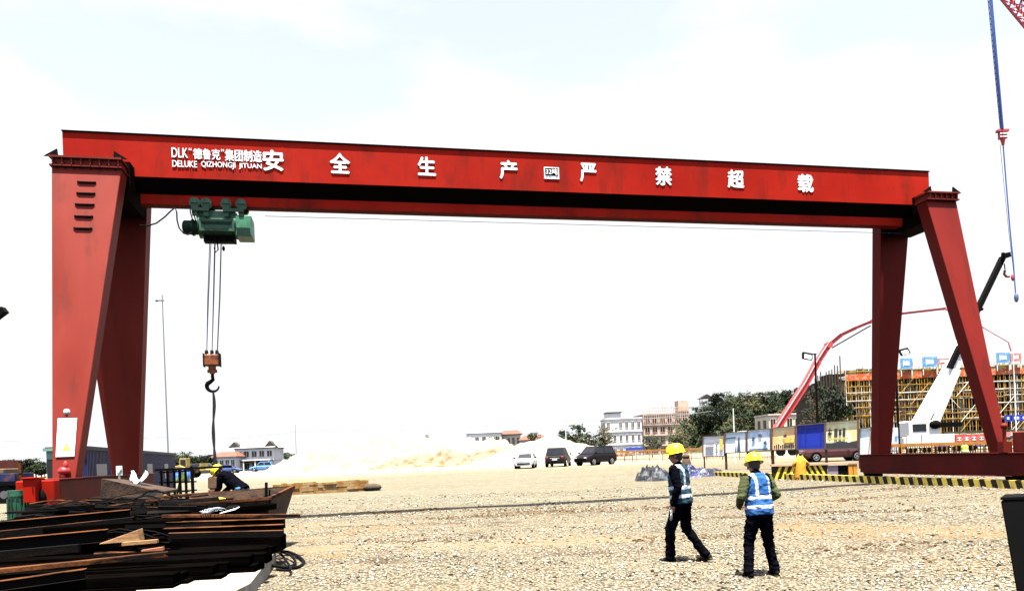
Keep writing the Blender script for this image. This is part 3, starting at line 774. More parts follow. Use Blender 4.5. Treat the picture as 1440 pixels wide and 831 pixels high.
# ------------------------------------------------------------------ striped kerb along the right rail
def cw(s, v, z=0): 
    p = PM[crane.name] @ Vector((s, v, z)); return p
M['kerbblk'] = M['yblack']
g = MB(); sK = 25.38
v = -9.0; i = 0; wS = .21
zk = .34
while v < 15.5:
    p = [cw(sK, v), cw(sK, v+wS)]
    lean = .09
    zz = gz(p[0].x, p[0].y)-.03
    a0, a1 = cw(sK, v), cw(sK, v+wS); t0, t1 = cw(sK, v+lean), cw(sK, v+wS+lean)
    b0, b1 = cw(sK+.3, v), cw(sK+.3, v+wS); u0, u1 = cw(sK+.3, v+lean), cw(sK+.3, v+wS+lean)
    def zf(q, z): return Vector((q.x, q.y, z))
    g.hexa([zf(b0,zz),zf(a0,zz),zf(a1,zz),zf(b1,zz), zf(u0,zk),zf(t0,zk),zf(t1,zk),zf(u1,zk)], i % 2)
    v += wS; i += 1
kerbY = mat('worn_kerb_yellow', (.80,.56,.07), .8, scale=7, base2=(.45,.32,.10), thr=(.5,.7))
o = g.build('rail_kerb', [kerbY, M['yblack']]); tag(o, 'yellow and black striped kerb running along the ground under the right legs', 'kerb')
g = MB(); g.bar(cw(25.73,-14,.24), cw(25.73, 16,.24), .06, .07); 
o = g.build('crane_rail', M['rust']); tag(o, 'steel crane rail under the right end carriage', 'rail')
g = MB(); g.bar(cw(.64,-7,.0), cw(.64, 12,.0), .06, .08)
o = g.build('crane_rail', M['rust']); tag(o, 'steel crane rail under the left end carriage beside the scrap pile', 'rail')
# ================================================================== far surroundings
rnd = random.Random(7)
def foliage_mat(name, c1, c2):
    return mat(name, c1, .8, scale=1.3, base2=c2, thr=(.4,.6), spec=.2)
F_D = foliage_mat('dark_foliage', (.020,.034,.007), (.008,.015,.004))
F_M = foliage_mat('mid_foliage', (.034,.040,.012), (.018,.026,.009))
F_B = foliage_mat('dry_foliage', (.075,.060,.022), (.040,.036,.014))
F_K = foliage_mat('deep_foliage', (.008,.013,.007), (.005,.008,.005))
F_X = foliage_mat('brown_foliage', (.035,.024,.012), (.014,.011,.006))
def tree_parts(seed, mats, h=1.0, w=.8, n=60, leaf=.045, base=.15, trunk=.03, lobes=7, k=22):
    """unit tree: height 1"""
    r = random.Random(seed); t = MB()
    t.tube([(0,0,-.05),(r.uniform(-.02,.02),0,.3),(r.uniform(-.04,.04),r.uniform(-.03,.03),.75)], [trunk, trunk*.7, trunk*.25], 6)
    for i in range(5):
        a = r.uniform(0, 6.28); z = r.uniform(.25,.55)
        t.tube([(0,0,z),(math.cos(a)*.12*w,math.sin(a)*.12*w,z+.12),(math.cos(a)*.28*w,math.sin(a)*.28*w,z+.2)], [trunk*.4,trunk*.3,trunk*.1], 4)
    L = []
    for i in range(lobes):
        a = r.uniform(0, 6.28); d = r.uniform(.0,.30)*w; z = base + (1-base)*r.uniform(.22,.78)
        L.append((Vector((math.cos(a)*d, math.sin(a)*d, z)), r.uniform(.16,.27)*w))
    L.append((Vector((0,0,.8)), .2*w)); L.append((Vector((0,0,.45)), .28*w))
    c = MB()
    for i in range(n):
        cc, cr = r.choice(L)
        u = Vector((r.gauss(0,1), r.gauss(0,1), r.gauss(0,1))).normalized()
        p0 = cc + u*cr*r.uniform(.65,1.08); p0.z = max(base*.7, p0.z)
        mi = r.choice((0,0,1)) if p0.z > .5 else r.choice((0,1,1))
        for j in range(k):
            p = p0 + Vector((r.gauss(0,1), r.gauss(0,1), r.gauss(0,.8)))*.045
            x = Vector((r.gauss(0,1), r.gauss(0,1), r.gauss(0,1))).normalized(); y = x.orthogonal().normalized()
            s = leaf*r.uniform(.5,1.1)
            c.add([p-x*s*.5, p+y*s*.35, p+x*s*.5, p-y*s*.35], [(0,1,2,3)], mi)
    return t.mesh('trunk', M['bark']), c.mesh('crown', list(mats))
PROT = [tree_parts(s, m_, w=w, n=n, leaf=lf) for s, m_, w, n, lf in ((1,(F_D,F_K),.9,60,.07),(2,(F_M,F_D),1.0,60,.065),(3,(F_D,F_K),.75,56,.065),(4,(F_M,F_B),1.1,60,.07),(5,(F_B,F_M),.95,44,.06),(6,(F_K,F_D),1.25,66,.07),(7,(F_X,F_K),.9,44,.05))]
def tree(x, y, h, proto, label, name='tree', group=None, cat='tree', z=None, sx=1.0, rz=None):
    z = gz(x, y) if z is None else z
    o = thing(name, (x, y, z), label, cat, rz=rnd.uniform(0, 6.28) if rz is None else rz, group=group)
    o.scale = (h*sx, h*sx, h)
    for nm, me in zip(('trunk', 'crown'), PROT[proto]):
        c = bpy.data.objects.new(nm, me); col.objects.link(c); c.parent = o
    return o
def tree_px(px, ybase, ytop, Y, proto, label, **k):
    p = at(px, ybase, Y); q = at(px, ytop, Y)
    zb = gz(p.x, Y); zz = min(p.z, zb) if p.z < zb+1.5 else p.z
    return tree(p.x, Y, q.z-zz, proto, label, z=zz, **k)

# wooded hill on the right
def hillz(x, y):
    a = sst(43, 53, x+(y-190)*.05)*(1-.35*sst(120, 260, x))
    b = sst(150, 196, y)*(1-sst(215, 300, y))
    return 9.6*a*b + noise.noise(Vector((x*.05, y*.05, 1)))*1.2*a*b
v = []; f = []; n1, n2 = 70, 50
for j in range(n2+1):
    for i in range(n1+1):
        x = 38+i*3.6; y = 145+j*3.3; v.append((x, y, gz(x, y)-.3+hillz(x, y)))
for j in range(n2):
    for i in range(n1):
        a = j*(n1+1)+i; f.append((a, a+1, a+n1+2, a+n1+1))
me = bpy.data.meshes.new('hill'); me.from_pydata(v, [], f); me.materials.append(mat('hill_scrub', (.03,.045,.016), .95, .4, .2, bump=.8, bscale=1))
me.polygons.foreach_set('use_smooth', [True]*len(f)); o = bpy.data.objects.new('hill', me); col.objects.link(o); tag(o, kind='structure')
cnt = 0
for j in range(11):
    for i in range(26):
        x = 43+i*3.1+rnd.uniform(-1.5,1.5); y = 153+j*4.4+rnd.uniform(-2,2)
        if hillz(x, y) < .25 and x < 60: continue
        h = rnd.uniform(4.4, 6.4)+.012*(x-43); pr = rnd.choice((0,0,1,2,3,0,2))
        tree(x, y, h, pr, 'green tree packed among many others on the wooded hillside at right', name='hill_tree', group='trees on the wooded hill', z=gz(x,y)+hillz(x, y)-.5, sx=1.25)
        cnt += 1
# single trees and shrubs by the houses
tree_px(812, 640, 596, 128, 0, 'dark green tree behind the right shoulder of the pale sand mound', name='tree', sx=1.3)
tree_px(798, 640, 603, 132, 2, 'small dark tree beside the pale post on the sand mound', name='tree', sx=1.1)
tree_px(822, 640, 612, 120, 3, 'low bush at the right foot of the tree behind the sand mound', name='shrub', cat='shrub', sx=2.0)
tree_px(850, 642, 600, 125, 4, 'brownish thin leaved tree covering the corner of the white apartment block', name='tree', sx=1.0)
tree_px(838, 642, 618, 116, 4, 'dry brown shrub below the white apartment block', name='shrub', cat='shrub', sx=1.6)
tree_px(917, 642, 607, 118, 5, 'round dark green bush between the white block and the concrete frame', name='bush', cat='bush', sx=1.0)
tree_px(965, 642, 588, 120, 1, 'olive green tree in front of the unfinished concrete frame', name='tree', sx=.9)
tree_px(952, 642, 600, 112, 3, 'low green tree at the foot of the unfinished concrete frame', name='tree', sx=1.1)
tree_px(752, 625, 605, 150, 5, 'small dark tree standing on the skyline above the white car', name='tree', sx=1.1)
tree_px(697, 640, 614, 140, 1, 'small green garden tree beside the pale house on the mound', name='tree', sx=.8)
for i in range(14):
    px = 2+i*6.2+rnd.uniform(-2,2)
    tree_px(px, 668, 645+rnd.uniform(-1,5)-2*(i>2 and i<9), 210, 5 if i % 2 else 0, 'dark tree in the distant belt at the far left edge', name='tree', group='distant trees at the far left', sx=1.6)
for i in range(13):
    px = 242+i*6.8+rnd.uniform(-2,2)
    tree_px(px, 662, 637+rnd.uniform(-3,4), 230, 5 if i % 3 else 1, 'dark tree in the distant belt between the blue shed and the white house', name='tree', group='distant trees behind the yellow loader', sx=1.6)
for i in range(6):
    px = 378+i*6+rnd.uniform(-1,1)
    tree_px(px, 657, 634+rnd.uniform(-1,4), 230, 5, 'dark tree in the distant belt right of the white house', name='tree', group='distant trees right of the white house', sx=1.6)

# ------------------------------------------------------------------ houses
M['wallwhite'] = mat('white_render', (.74,.71,.66), .9, scale=.4, base2=(.60,.54,.46), thr=(.45,.75))
M['wallcream'] = mat('cream_render', (.66,.58,.45), .9, scale=.5, base2=(.52,.40,.28), thr=(.45,.7))
M['wallpink'] = mat('pink_brown_concrete', (.62,.47,.37), .9, scale=.5, base2=(.45,.29,.19), thr=(.4,.7))
M['void'] = mat('dark_opening', (.010,.008,.007), .6, .2, 2)
M['roofdark'] = mat('dark_roof_tile', (.035,.030,.028), .8, .3, 2)
M['roofred'] = mat('red_brown_roof', (.12,.045,.028), .8, .3, 2)
def house_px(name, label, x0, x1, ytop, Y, depth, rows, cols, wall, rz=0, win=(.55,.5), slab=True, roof=None, side=1, zbase=None, arched=False, cat='house', rail=False):
    p0 = at(x0, 640, Y); p1 = at(x1, 640, Y); w = (p1.x-p0.x); zt = at((x0+x1)/2, ytop, Y).z
    cx = (p0.x+p1.x)/2; zb = gz(cx, Y)-.3 if zbase is None else zbase
    H = zt-zb; w /= math.cos(rz)
    t = thing(name, (cx, Y, zb), label, cat, rz=rz)
    g = MB(); g.box(-w/2, w/2, 0, depth, 0, H); wl_ = g.build('wall', wall, t)
    if slab:
        g = MB()
        for r in range(1, rows+1): g.box(-w/2-.15, w/2+.15, -.18, depth+.1, H*r/rows-.12, H*r/rows+(.10 if r < rows else .14))
        g.build('floor_band', wall, t)
    fh = H/rows; cw_ = w/cols
    for r in range(rows):
        for c in range(cols):
            if rnd.random() < .06: continue
            xa = -w/2+cw_*(c+.5-win[0]/2); xb = xa+cw_*win[0]; za = fh*(r+.28); zb2 = za+fh*win[1]
            g = MB(); g.box(xa, xb, -.03, .05, za, zb2, 1); e = .07
            for q in ((xa-e, xb+e, zb2, zb2+e), (xa-e, xb+e, za-e, za), (xa-e, xa, za, zb2), (xb, xb+e, za, zb2), ((xa+xb)/2-.03, (xa+xb)/2+.03, za, zb2)):
                g.box(q[0], q[1], -.075, -.0, q[2], q[3], 0)
            g.build('window', [wall, M['void']], t)
    for r in range(rows):                                   # windows of the flank that can be seen
        xx = w/2 if side < 0 else -w/2; sg = 1 if side < 0 else -1
        for c in range(2):
            ya = depth*(.18+.42*c); g = MB(); g.box(min(xx, xx+.04*sg), max(xx, xx+.04*sg), ya, ya+depth*.2, fh*(r+.3), fh*(r+.3)+fh*win[1]*.9)
            g.build('window', M['void'], t)
    if roof is not None:
        g = MB(); g.hexa([(-w/2-.6,-.6,H+.16),(w/2+.6,-.6,H+.16),(w/2+.6,depth+.6,H+.16),(-w/2-.6,depth+.6,H+.16),(-w/2*.7,depth*.35,H+1.2),(w/2*.7,depth*.35,H+1.2),(w/2*.7,depth*.65,H+1.2),(-w/2*.7,depth*.65,H+1.2)])
        g.build('roof', roof, t)
    if rail:
        g = MB()
        for i in range(cols*3+1): x = -w/2+w*i/(cols*3); g.box(x-.03, x+.03, -.1, -.05, H+.14, H+1.0)
        g.box(-w/2, w/2, -.11, -.04, H+1.0, H+1.06); g.build('roof_railing', wall, t)
    return t, w, H
h, w, H = house_px('apartment_block', 'white apartment block with three rows of dark windows behind the parked cars', 853, 904, 588, 175, 9, 3, 6, M['wallwhite'], cat='apartment block', win=(.42,.46))
g = MB(); g.box(-w*.45, -w*.05, 1, 5, H+.15, H+1.4); g.build('stair_head', M['wallwhite'], h)
g = MB(); g.box(-w*.47, -w*.02, .8, 5.2, H+1.4, H+1.6); g.build('stair_roof', M['roofdark'], h)
h, w, H = house_px('unfinished_block', 'unfinished pinkish concrete frame block with rough scaffolded top floor', 906, 971, 582, 185, 10, 4, 6, M['wallpink'], rz=R(4), cat='concrete building', win=(.6,.5))
g = MB()
for i in range(22):
    x = -w/2+w*i/21; g.box(x-.06, x+.06, -.3, -.2, H-2.5, H+1.6+rnd.uniform(-.4,.4))
for z in (H+.8, H+1.5, H-1): g.box(-w/2, w/2, -.32, -.19, z, z+.1)
g.box(w*.28, w*.5, 0, 3, H+.14, H+3.2)
g.build('rooftop_scaffold', M['wallpink'], h)
h, w, H = house_px('pale_house', 'small pale house with few dark windows on the skyline of the mound', 567, 599, 611, 190, 8, 2, 3, M['wallwhite'], win=(.28,.4), slab=False)
g = MB(); g.box(w/2+.1, w/2+1.6, 1, 4, H*.35, H*.75); g.build('annex', M['roofdark'], h)
h, w, H = house_px('village_house', 'wide pale two storey house with dark doorways behind the ochre spoil', 657, 706, 608, 185, 9, 2, 5, M['wallwhite'], win=(.5,.45))
h2, w2, H2 = house_px('village_house', 'low ochre house joined to the right of the wide pale village house', 706, 733, 611, 188, 8, 2, 4, M['wallcream'], win=(.45,.5), roof=M['roofred'])
house_px('shed', 'low brown outbuilding left of the wide pale village house', 640, 657, 620, 183, 6, 1, 2, M['wallcream'], win=(.5,.5), cat='outbuilding')
house_px('shed', 'long low brick outbuilding under the small dark skyline tree', 733, 770, 619, 170, 6, 1, 4, M['wallcream'], win=(.4,.4), cat='outbuilding', roof=M['roofred'])
# white house on the left
h, w, H = house_px('white_house', 'white two storey house with pitched dark roof corners at left beyond the yard', 331, 384, 630, 165, 9, 2, 5, M['wallwhite'], win=(.62,.48), rz=R(3), roof=M['wallwhite'], rail=False)
g = MB(); g.hexa([(-w*.56,-2.6,H*.48),(w*.5,-2.6,H*.48),(w*.5,-.2,H*.48),(-w*.56,-.2,H*.48),(-w*.56,-2.6,H*.53),(w*.5,-2.6,H*.53),(w*.5,-.2,H*.53),(-w*.56,-.2,H*.53)])
for x in (-w*.5,-w*.2,w*.1,w*.45): g.box(x-.12,x+.12,-2.5,-2.3,0,H*.48)
g.build('porch', M['wallwhite'], h)
for x in (-w*.5, w*.42):
    g = MB(); g.prism([(x-1.3, H+.3), (x+1.3, H+.3), (x, H+1.5)], 'y', -.4, 2); g.build('gable', M['roofdark'], h)
house_px('annex_house', 'low white annex with reddish door bays left of the white house', 300, 331, 643, 160, 7, 1, 4, M['wallwhite'], win=(.6,.55), cat='outbuilding', roof=M['roofred'])
house_px('villa', 'small cream villa with open balconies beneath the red pump boom', 1083, 1141, 582, 140, 8, 2, 5, M['wallcream'], win=(.6,.5))
# pavilion on the hill
p = at(992, 560, 196); t = thing('pavilion', (p.x, 196, hillz(p.x,196)+3.2), 'small dark roofed pavilion among the treetops on the hill', 'pavilion', scale=.6)
for x in (-2,2):
    for y in (-2,2): g = MB(); g.box(x-.15,x+.15,y-.15,y+.15,-3,3.6); g.build('column', M['wallwhite'], t)
g = MB(); g.prism([(-3.1,3.6),(3.1,3.6),(0,5.4)], 'y', -3, 3); g.build('roof', M['roofdark'], t)

# ------------------------------------------------------------------ building site with scaffolding (right)
YS = 98
X0, X1 = at(1186, 600, YS).x, at(1186, 600, YS).x+44
def sx(px): return at(px, 600, YS).x
ZS = at(1300, 522, YS).z
M['slabdark'] = mat('raw_slab_edge', (.13,.10,.07), .9, .3, 1)
site = thing('building_under_construction', (X0, YS, 0), 'long concrete building wrapped in yellow scaffolding behind the right gantry legs', 'construction site')
scafY = mat('scaffold_yellow', (.60,.35,.05), .6, scale=1.2, base2=(.30,.15,.03), thr=(.4,.6))
scafW = mat('scaffold_galvanised', (.75,.70,.60), .5, .3, 2)
W = X1-X0
fl = [.3, 4.1, 7.6, ZS-.4]
for z in fl[1:]:
    g = MB(); g.box(0, W, .6, 16, z-.25, z); g.build('floor_slab', M['slabdark'], site)
for i in range(12):
    x = .5+i*(W-1)/11; g = MB(); g.box(x-.3, x+.3, 1.2, 1.8, 0, ZS-.6); g.build('column', M['concrete'], site)
g = MB(); g.box(0, W, 15.6, 16, 0, ZS-.65); g.box(-.01, .3, 2, 15.6, 0, ZS-.65)
g.build('inner_wall', mat('shade_dark_wall', (.020,.013,.008), .9, scale=.8, base2=(.008,.006,.004), thr=(.4,.6)), site)  # near-black back wall paints in the shade of the interior behind the scaffold
g = MB()
nV = int(W/.75)
for layer, (y, s) in enumerate(((-1.2,.075), (0,.07), (1.0,.07), (2.2,.08), (4.0,.08))):
    for i in range(nV+1):
        x = i*.75+rnd.uniform(-.05,.05)+layer*.3
        if x > W: continue
        zt = ZS+rnd.uniform(.2, 1.3) if layer < 2 else ZS-.6
        g.box(x-s/2, x+s/2, y-s/2, y+s/2, 0, zt, 0 if rnd.random() < .7 else 1)
    z = 1.2
    while z < ZS+.8:
        xx = 0
        while xx < W:
            ln = rnd.choice((3.8,5.7,5.7))
            zo = rnd.uniform(-.12,.12)
            if rnd.random() < .85: g.box(xx, min(W, xx+ln), y-s/2-.06, y+s/2-.06, z+zo-s/2, z+zo+s/2, 0 if rnd.random() < .55 else 1)
            xx += ln
        z += .95 if layer < 2 else 1.4
for i in range(26):
    x = rnd.uniform(0, W-3); z = rnd.uniform(.5, 8); g.bar((x, -1.3, z), (x+rnd.choice((-2.5,2.5)), -1.3, z+2.8), .045, .045, rnd.choice((0,1)))
for i in range(60):      # dense formwork props on the left bay
    x = rnd.uniform(.1, 4.6); y = rnd.uniform(-.8, 4); z = rnd.choice((.3, 4.1, 7)); g.box(x-.04, x+.04, y-.04, y+.04, z, z+rnd.uniform(2.4,3.4), 0)
sc = g.build('scaffolding', [scafY, scafW], site); 
g = MB()
x = 0
while x < W:
    ln = rnd.uniform(2.2, 4); z = ZS-.95+rnd.uniform(-.05,.05)
    g.hexa([(x,-1.32,z),(x+ln-.06,-1.32,z),(x+ln-.06,-1.28,z),(x,-1.28,z),(x,-1.32,z+.85),(x+ln-.06,-1.32,z+.85),(x+ln-.06,-1.28,z+.85),(x,-1.28,z+.85)]); x += ln
g.build('safety_net', mat('orange_safety_net', (.50,.085,.015), .8, scale=2.2, base2=(.42,.26,.16), thr=(.5,.62)), site)
g = MB()
x = 0
while x < W:
    ln = rnd.uniform(.8, 2.5); g.box(x, x+ln, -1.0+rnd.uniform(-.1,.1), -.8, ZS-.05, ZS+rnd.uniform(.15,.6)); x += ln+rnd.uniform(0,.4)
for i in range(40):
    x = rnd.uniform(0, W-2); g.box(x, x+rnd.uniform(1,2.5), rnd.uniform(-1,3), rnd.uniform(3.2,5), ZS+rnd.uniform(0,.1), ZS+rnd.uniform(.15,.35))
g.build('stacked_formwork', mat('green_brown_formwork', (.10,.13,.05), .9, scale=1.2, base2=(.06,.035,.018), thr=(.45,.55)), site)
g = MB()
for k in range(5):
    z = .4+k*.45
    x = 8
    while x < W:
        ln = rnd.uniform(1.5, 4); g.box(x, x+ln, -1.9+k*.1, -1.6, z, z+.25); x += ln+rnd.uniform(.1,.6)
g.build('stacked_timber', mat('dark_stacked_timber', (.035,.04,.02), .9, .4, 1), site)
# signs up on the roof edge
skyb = mat('sky_blue_board', (.08,.25,.45), .6, scale=2, base2=(.30,.42,.50), thr=(.5,.7))
pinkb = mat('faded_pink_board', (.50,.13,.12), .7, scale=3, base2=(.40,.28,.25), thr=(.45,.65))
def roofboard(x0, x1, y0, y1, m, label):
    p = at((x0+x1)/2, y1, YS-1.6); t = thing('roof_banner', tuple(p), label, 'banner')
    w = (x1-x0)*YS/F; hh = (y1-y0)*YS/F
    g = MB(); g.box(-w/2, w/2, -.05, 0, 0, hh); g.build('board', m, t)
    g = MB(); g.box(-w*.22, w*.22, -.07, -.052, hh*.3, hh*.7); g.box(-w*.3, -w*.26, -.07,-.052, hh*.2, hh*.8); g.build('white_mark', M['white'], t)
    for x in (-w/2+.05, w/2-.05):
        g = MB(); g.box(x-.05, x+.05, .003, .08, -1.0, hh); g.build('support', scafW, t)
roofboard(1267, 1283, 504, 518, skyb, 'small blue board on the scaffold roof just right of the far right leg')
roofboard(1298, 1318, 502, 516, skyb, 'blue board on the scaffold roof left of the white crane boom')
roofboard(1318, 1337, 504, 512, pinkb, 'faded pink board on the scaffold roof behind the white crane boom')
roofboard(1402, 1420, 496, 510, skyb, 'bright blue board on the scaffold roof right of the near right leg')
roofboard(1421, 1436, 497, 508, pinkb, 'pink board on the scaffold roof at the right picture edge')
# blue banner hung on the scaffold
p = at(1428, 592, YS-2.2); t = thing('site_banner', tuple(p), 'deep blue banner with white lettering blocks hung low on the scaffolding at far right', 'banner')
g = MB(); g.box(-1.4, 2.4, -.05, 0, 0, .8); g.build('cloth', mat('deep_blue_cloth', (.01,.03,.30), .8, .1, 3), t)
g = MB()
for x in (-1.1,-.2,.15,.9,1.3): g.box(x, x+.28, -.07, -.052, .25, .55)
g.build('white_mark', M['white'], t)

# dark netted scaffold stair tower left of the building
YT = 92; p = at(1140, 600, YT); q = at(1184, 600, YT)
t = thing('netted_stair_tower', (p.x, YT, 0), 'dark netted scaffold tower with ragged top at the left end of the building site', 'scaffold tower')
w = q.x-p.x; g = MB(); net = mat('dark_debris_net', (.018,.013,.008), .95, scale=1.5, base2=(.006,.005,.004), thr=(.4,.6), bump=.5)
n = 14
for i in range(n):
    x0 = w*i/n; x1 = w*(i+1)/n; z = at(1140+44*(i+.5)/n, 0, YT).z
    ytop = 560-38*(i/(n-1))**.8+rnd.uniform(-5,5); zt = at(1160, ytop, YT).z
    g.box(x0+.01, x1-.02, rnd.uniform(0,.5), 3.5, 0, zt)
g.build('debris_net', net, t)
g = MB()
for i in range(12):
    x = w*i/11; zt = at(1160, 556-40*(i/11)**.8, YT).z+rnd.uniform(.3,1.5); g.box(x-.05, x+.05, -.2, -.1, 0, zt)
for z in np.arange(1, 8, .8): g.box(0 if z < 4 else w*.4, w, -.26, -.2, z, z+.06)
for z in np.arange(1, 8, .9): g.bar((w*.1, -.3, z), (w*.9, -.3, z+.9), .05, .05)
g.build('scaffold_poles', mat('brown_poles', (.05,.034,.018), .8, .3, 1), t)

# ------------------------------------------------------------------ red concrete pump boom
YP = 84
pump = thing('concrete_pump_truck', (at(1085, 600, YP).x, YP, gz(36, YP)), 'concrete pump truck with long red boom arching over the building site', 'pump truck')
redp = mat('pump_boom_red', (.48,.045,.045), .5, .2, 1.5); redp2 = mat('pump_boom_pink', (.50,.16,.15), .6, .1, 1)
bp = [(1090,606,11),(1108,578,11),(1130,544,10.5),(1150,508,10),(1165,485,8),(1182,471,6.5),(1203,461,5.5),(1225,452,5),(1268,441,4),(1328,434,3),(1360,446,2),(1385,462,1.5),(1418,481,1.5),(1422,494,2)]
for i in range(len(bp)-1):
    a, b = bp[i], bp[i+1]; g = MB(); yy = YP+(.5 if i > 4 else 0)
    A, B = at(a[0], a[1], yy), at(b[0], b[1], yy); wd = (a[2]+b[2])/2*YP/F
    g.bar(A, B, wd*.8, wd, up=(0,1,0))
    bsec = g.build('boom_section', redp if i < 9 else redp2, pump, world=True, bevel=.03)
    if i < 9:
        g = MB(); g.bar(A+Vector((0,-wd*.6,wd*.55)), B+Vector((0,-wd*.6,wd*.55)), .06, .06); g.build('delivery_pipe', M['dirtywhite'], bsec, world=True)
    if i in (3,6,8):
        g = MB(); g.cyl(B+Vector((0,-wd*.6,0)), B+Vector((0,wd*.6,0)), wd*.5, 14); g.build('joint', redp, bsec, world=True, smooth='auto')
A = at(1170, 489, YP-.6); B = at(1224, 458, YP-.6); g = MB(); g.bar(A, B, .12, .12); g.build('boom_ram', M['black'], pump, world=True)
g = MB(); z0 = gz(36, YP); px0 = at(1040, 640, YP).x; px1 = at(1120, 640, YP).x
g.box(px0, px1, YP-1.2, YP+1.2, z0+.9, z0+1.5); g.build('chassis', M['black'], pump, world=True)
g = MB(); g.box(px0, px0+2.1, YP-1.25, YP+1.25, z0+.8, z0+2.9); cbx = g.build('cab', M['dirtywhite'], pump, world=True, bevel=.15)
g = MB(); g.box(px0+.3, px0+1.6, YP-1.275, YP-1.252, z0+1.8, z0+2.6); g.build('window', M['glass'], cbx, world=True)
for x in (px0+1.1, px0+4.2, px0+5.5):
    g = MB(); g.cyl((x, YP-1.3, z0+.5), (x, YP-.95, z0+.5), .5, 18); g.build('wheel', M['rubber'], pump, world=True, smooth='auto')

# ------------------------------------------------------------------ white mobile crane
YM = 72
mc = thing('mobile_crane', (at(1300, 620, YM).x, YM, gz(40, YM)), 'white truck crane with thick raised boom behind the right gantry legs', 'mobile crane')
A, B, C = at(1286, 607, YM), at(1343, 508, YM), at(1410, 362, YM)
whc = mat('crane_white_paint', (.78,.76,.70), .5, .06, 2)
def along(P, Q, t): return P+(Q-P)*t
g = MB(); g.bar(A, B, 1.0, 1.25, up=(0,1,0)); b0 = g.build('boom_base', whc, mc, world=True, bevel=.08)
g = MB(); g.bar(along(A,B,.99), along(A,C,.52), .7, .8, up=(0,1,0)); g.build('boom_extension', whc, mc, world=True, bevel=.04)
g = MB(); g.bar(along(A,C,.36)+Vector((0,-.5,0)), C, .45, .52, up=(0,1,0)); g.build('boom_tip_section', M['black'], mc, world=True, bevel=.03)
g = MB(); g.bar(along(A,C,.70), along(A,C,.712), .75, .95, up=(0,1,0)); g.bar(C+Vector((-.3,-.5,0)), C+Vector((.3,-.5,.1)), .5, .45); g.bar(C+Vector((0,0,0)), C+Vector((.05,0,.45)), .2, .2)
g.build('boom_head', M['black'], mc, world=True)
g = MB(); g.bar(at(1308, 612, YM-.9), at(1346, 520, YM-.9), .55, .55, up=(0,1,0)); g.build('lift_cylinder', whc, mc, world=True, bevel=.05)
z0 = gz(40, YM); xa, xb = at(1262, 640, YM).x, at(1362, 640, YM).x
g = MB(); g.box(xa, xb, YM-1.3, YM+1.3, z0+.8, z0+1.5); g.build('carrier', whc, mc, world=True, bevel=.05)
g = MB(); g.box(xa+.6, xa+3.6, YM-1.2, YM+1.2, z0+1.52, z0+3.0); up_ = g.build('upper_cab', whc, mc, world=True, bevel=.1)
g = MB(); g.box(xa+.9, xa+2.2, YM-1.23, YM-1.202, z0+2.0, z0+2.7); g.build('window', M['glass'], up_, world=True)
g = MB(); g.ball((xa+3.0, YM-1.3, z0+2.6), (.55,.4,.4), 14, 8); g.box(xa+3, xa+5.5, YM-1.35, YM-.8, z0+2.3, z0+2.75); g.build('winch', M['black'], mc, world=True, smooth='auto')
for k in range(5):
    x = xa+.8+k*1.4; g = MB(); g.cyl((x, YM-1.35, z0+.52), (x, YM-1.0, z0+.52), .52, 18); g.build('wheel', M['rubber'], mc, world=True, smooth='auto')
# boom hook
p = at(1415, 384, YM); t = thing('crane_hook', tuple(p), 'small orange and red hook block under the white crane boom tip', 'hook block')
g = MB(); g.tube([(-.15,0,.9),(-.1,0,.3)], .05, 6); g.build('rope', M['black'], t)
g = MB(); g.tube([(-.12,0,.25),(-.2,0,-.1),(0,0,-.35),(.3,0,-.35)], .11, 8); g.build('hook', M['orange'], t)
g = MB(); g.ball((.62,0,-.45), (.17,.15,.35)); g.build('weight', redp, t)

# ------------------------------------------------------------------ tall luffing crane whose ropes hang into view
YL = 62
tc_ = thing('lattice_crane', (at(1800, 640, YL).x, YL, 0), 'red lattice crane jib at the top right corner with blue ropes', 'tower crane')
blue = mat('blue_crane_rope', (.035,.085,.30), .5, .3, 6)
J0 = at(1386, -40, YL); J1 = at(1720, 360, YL)
g = MB(); dr = (J1-J0).normalized(); per = dr.cross(Vector((0,1,0))).normalized()
cs = [per*.5+Vector((0,.45,0)), per*.5-Vector((0,.45,0)), -per*.5]
for c in cs: g.bar(J0+c, J1+c, .14, .14)
k = 0; L_ = (J1-J0).length; st = .9
while k*st < L_-st:
    a = J0+dr*k*st; b = J0+dr*(k+1)*st
    for i in range(3): g.bar(a+cs[i], b+cs[(i+1)%3], .08, .08); g.bar(a+cs[(i+1)%3], b+cs[i], .06, .06)
    k += 1
g.build('jib', redp, tc_, world=True)
g = MB(); g.box(J1.x-.9, J1.x+.9, YL-.9, YL+.9, 0, J1.z+2); g.build('mast', redp, tc_, world=True)
for k, (x0, x1) in enumerate(((1387,1406.5),(1389,1408),(1391,1409.5),(1393,1411))):
    g = MB(); a, b = at(x0-1, -34, YL-.2*k), at(x1, 182, YL-.1*k); g.tube([a, b], .045 if k else .03, 5); g.build('hoist_rope', blue, tc_, world=True)
g = MB()
for i in range(26):
    t = i/26; a = at(1388+18*t, -20+200*t, YL-.1); b = at(1393+18*(t+.03), -20+200*(t+.035), YL-.1); g.bar(a, b, .05, .05)
g.build('rope_lacing', blue, tc_, world=True)
p = at(1409.5, 183, YL); t = thing('crane_block', tuple(p), 'red pulley block hanging on the blue ropes at upper right', 'hook block')
g = MB(); g.box(-.45,.45,-.2,.2,-.18,0); g.box(-.28,.28,-.18,.18,-.75,-.182); g.tube([(0,0,-.75),(.02,0,-1.25)], [.2,.1], 8); g.build('block', redp, t)
g = MB(); g.box(-.32,.32,-.21,-.181,-.4,-.3); g.box(-.32,.32,-.21,-.181,-.65,-.56); g.build('white_band', M['white'], t)
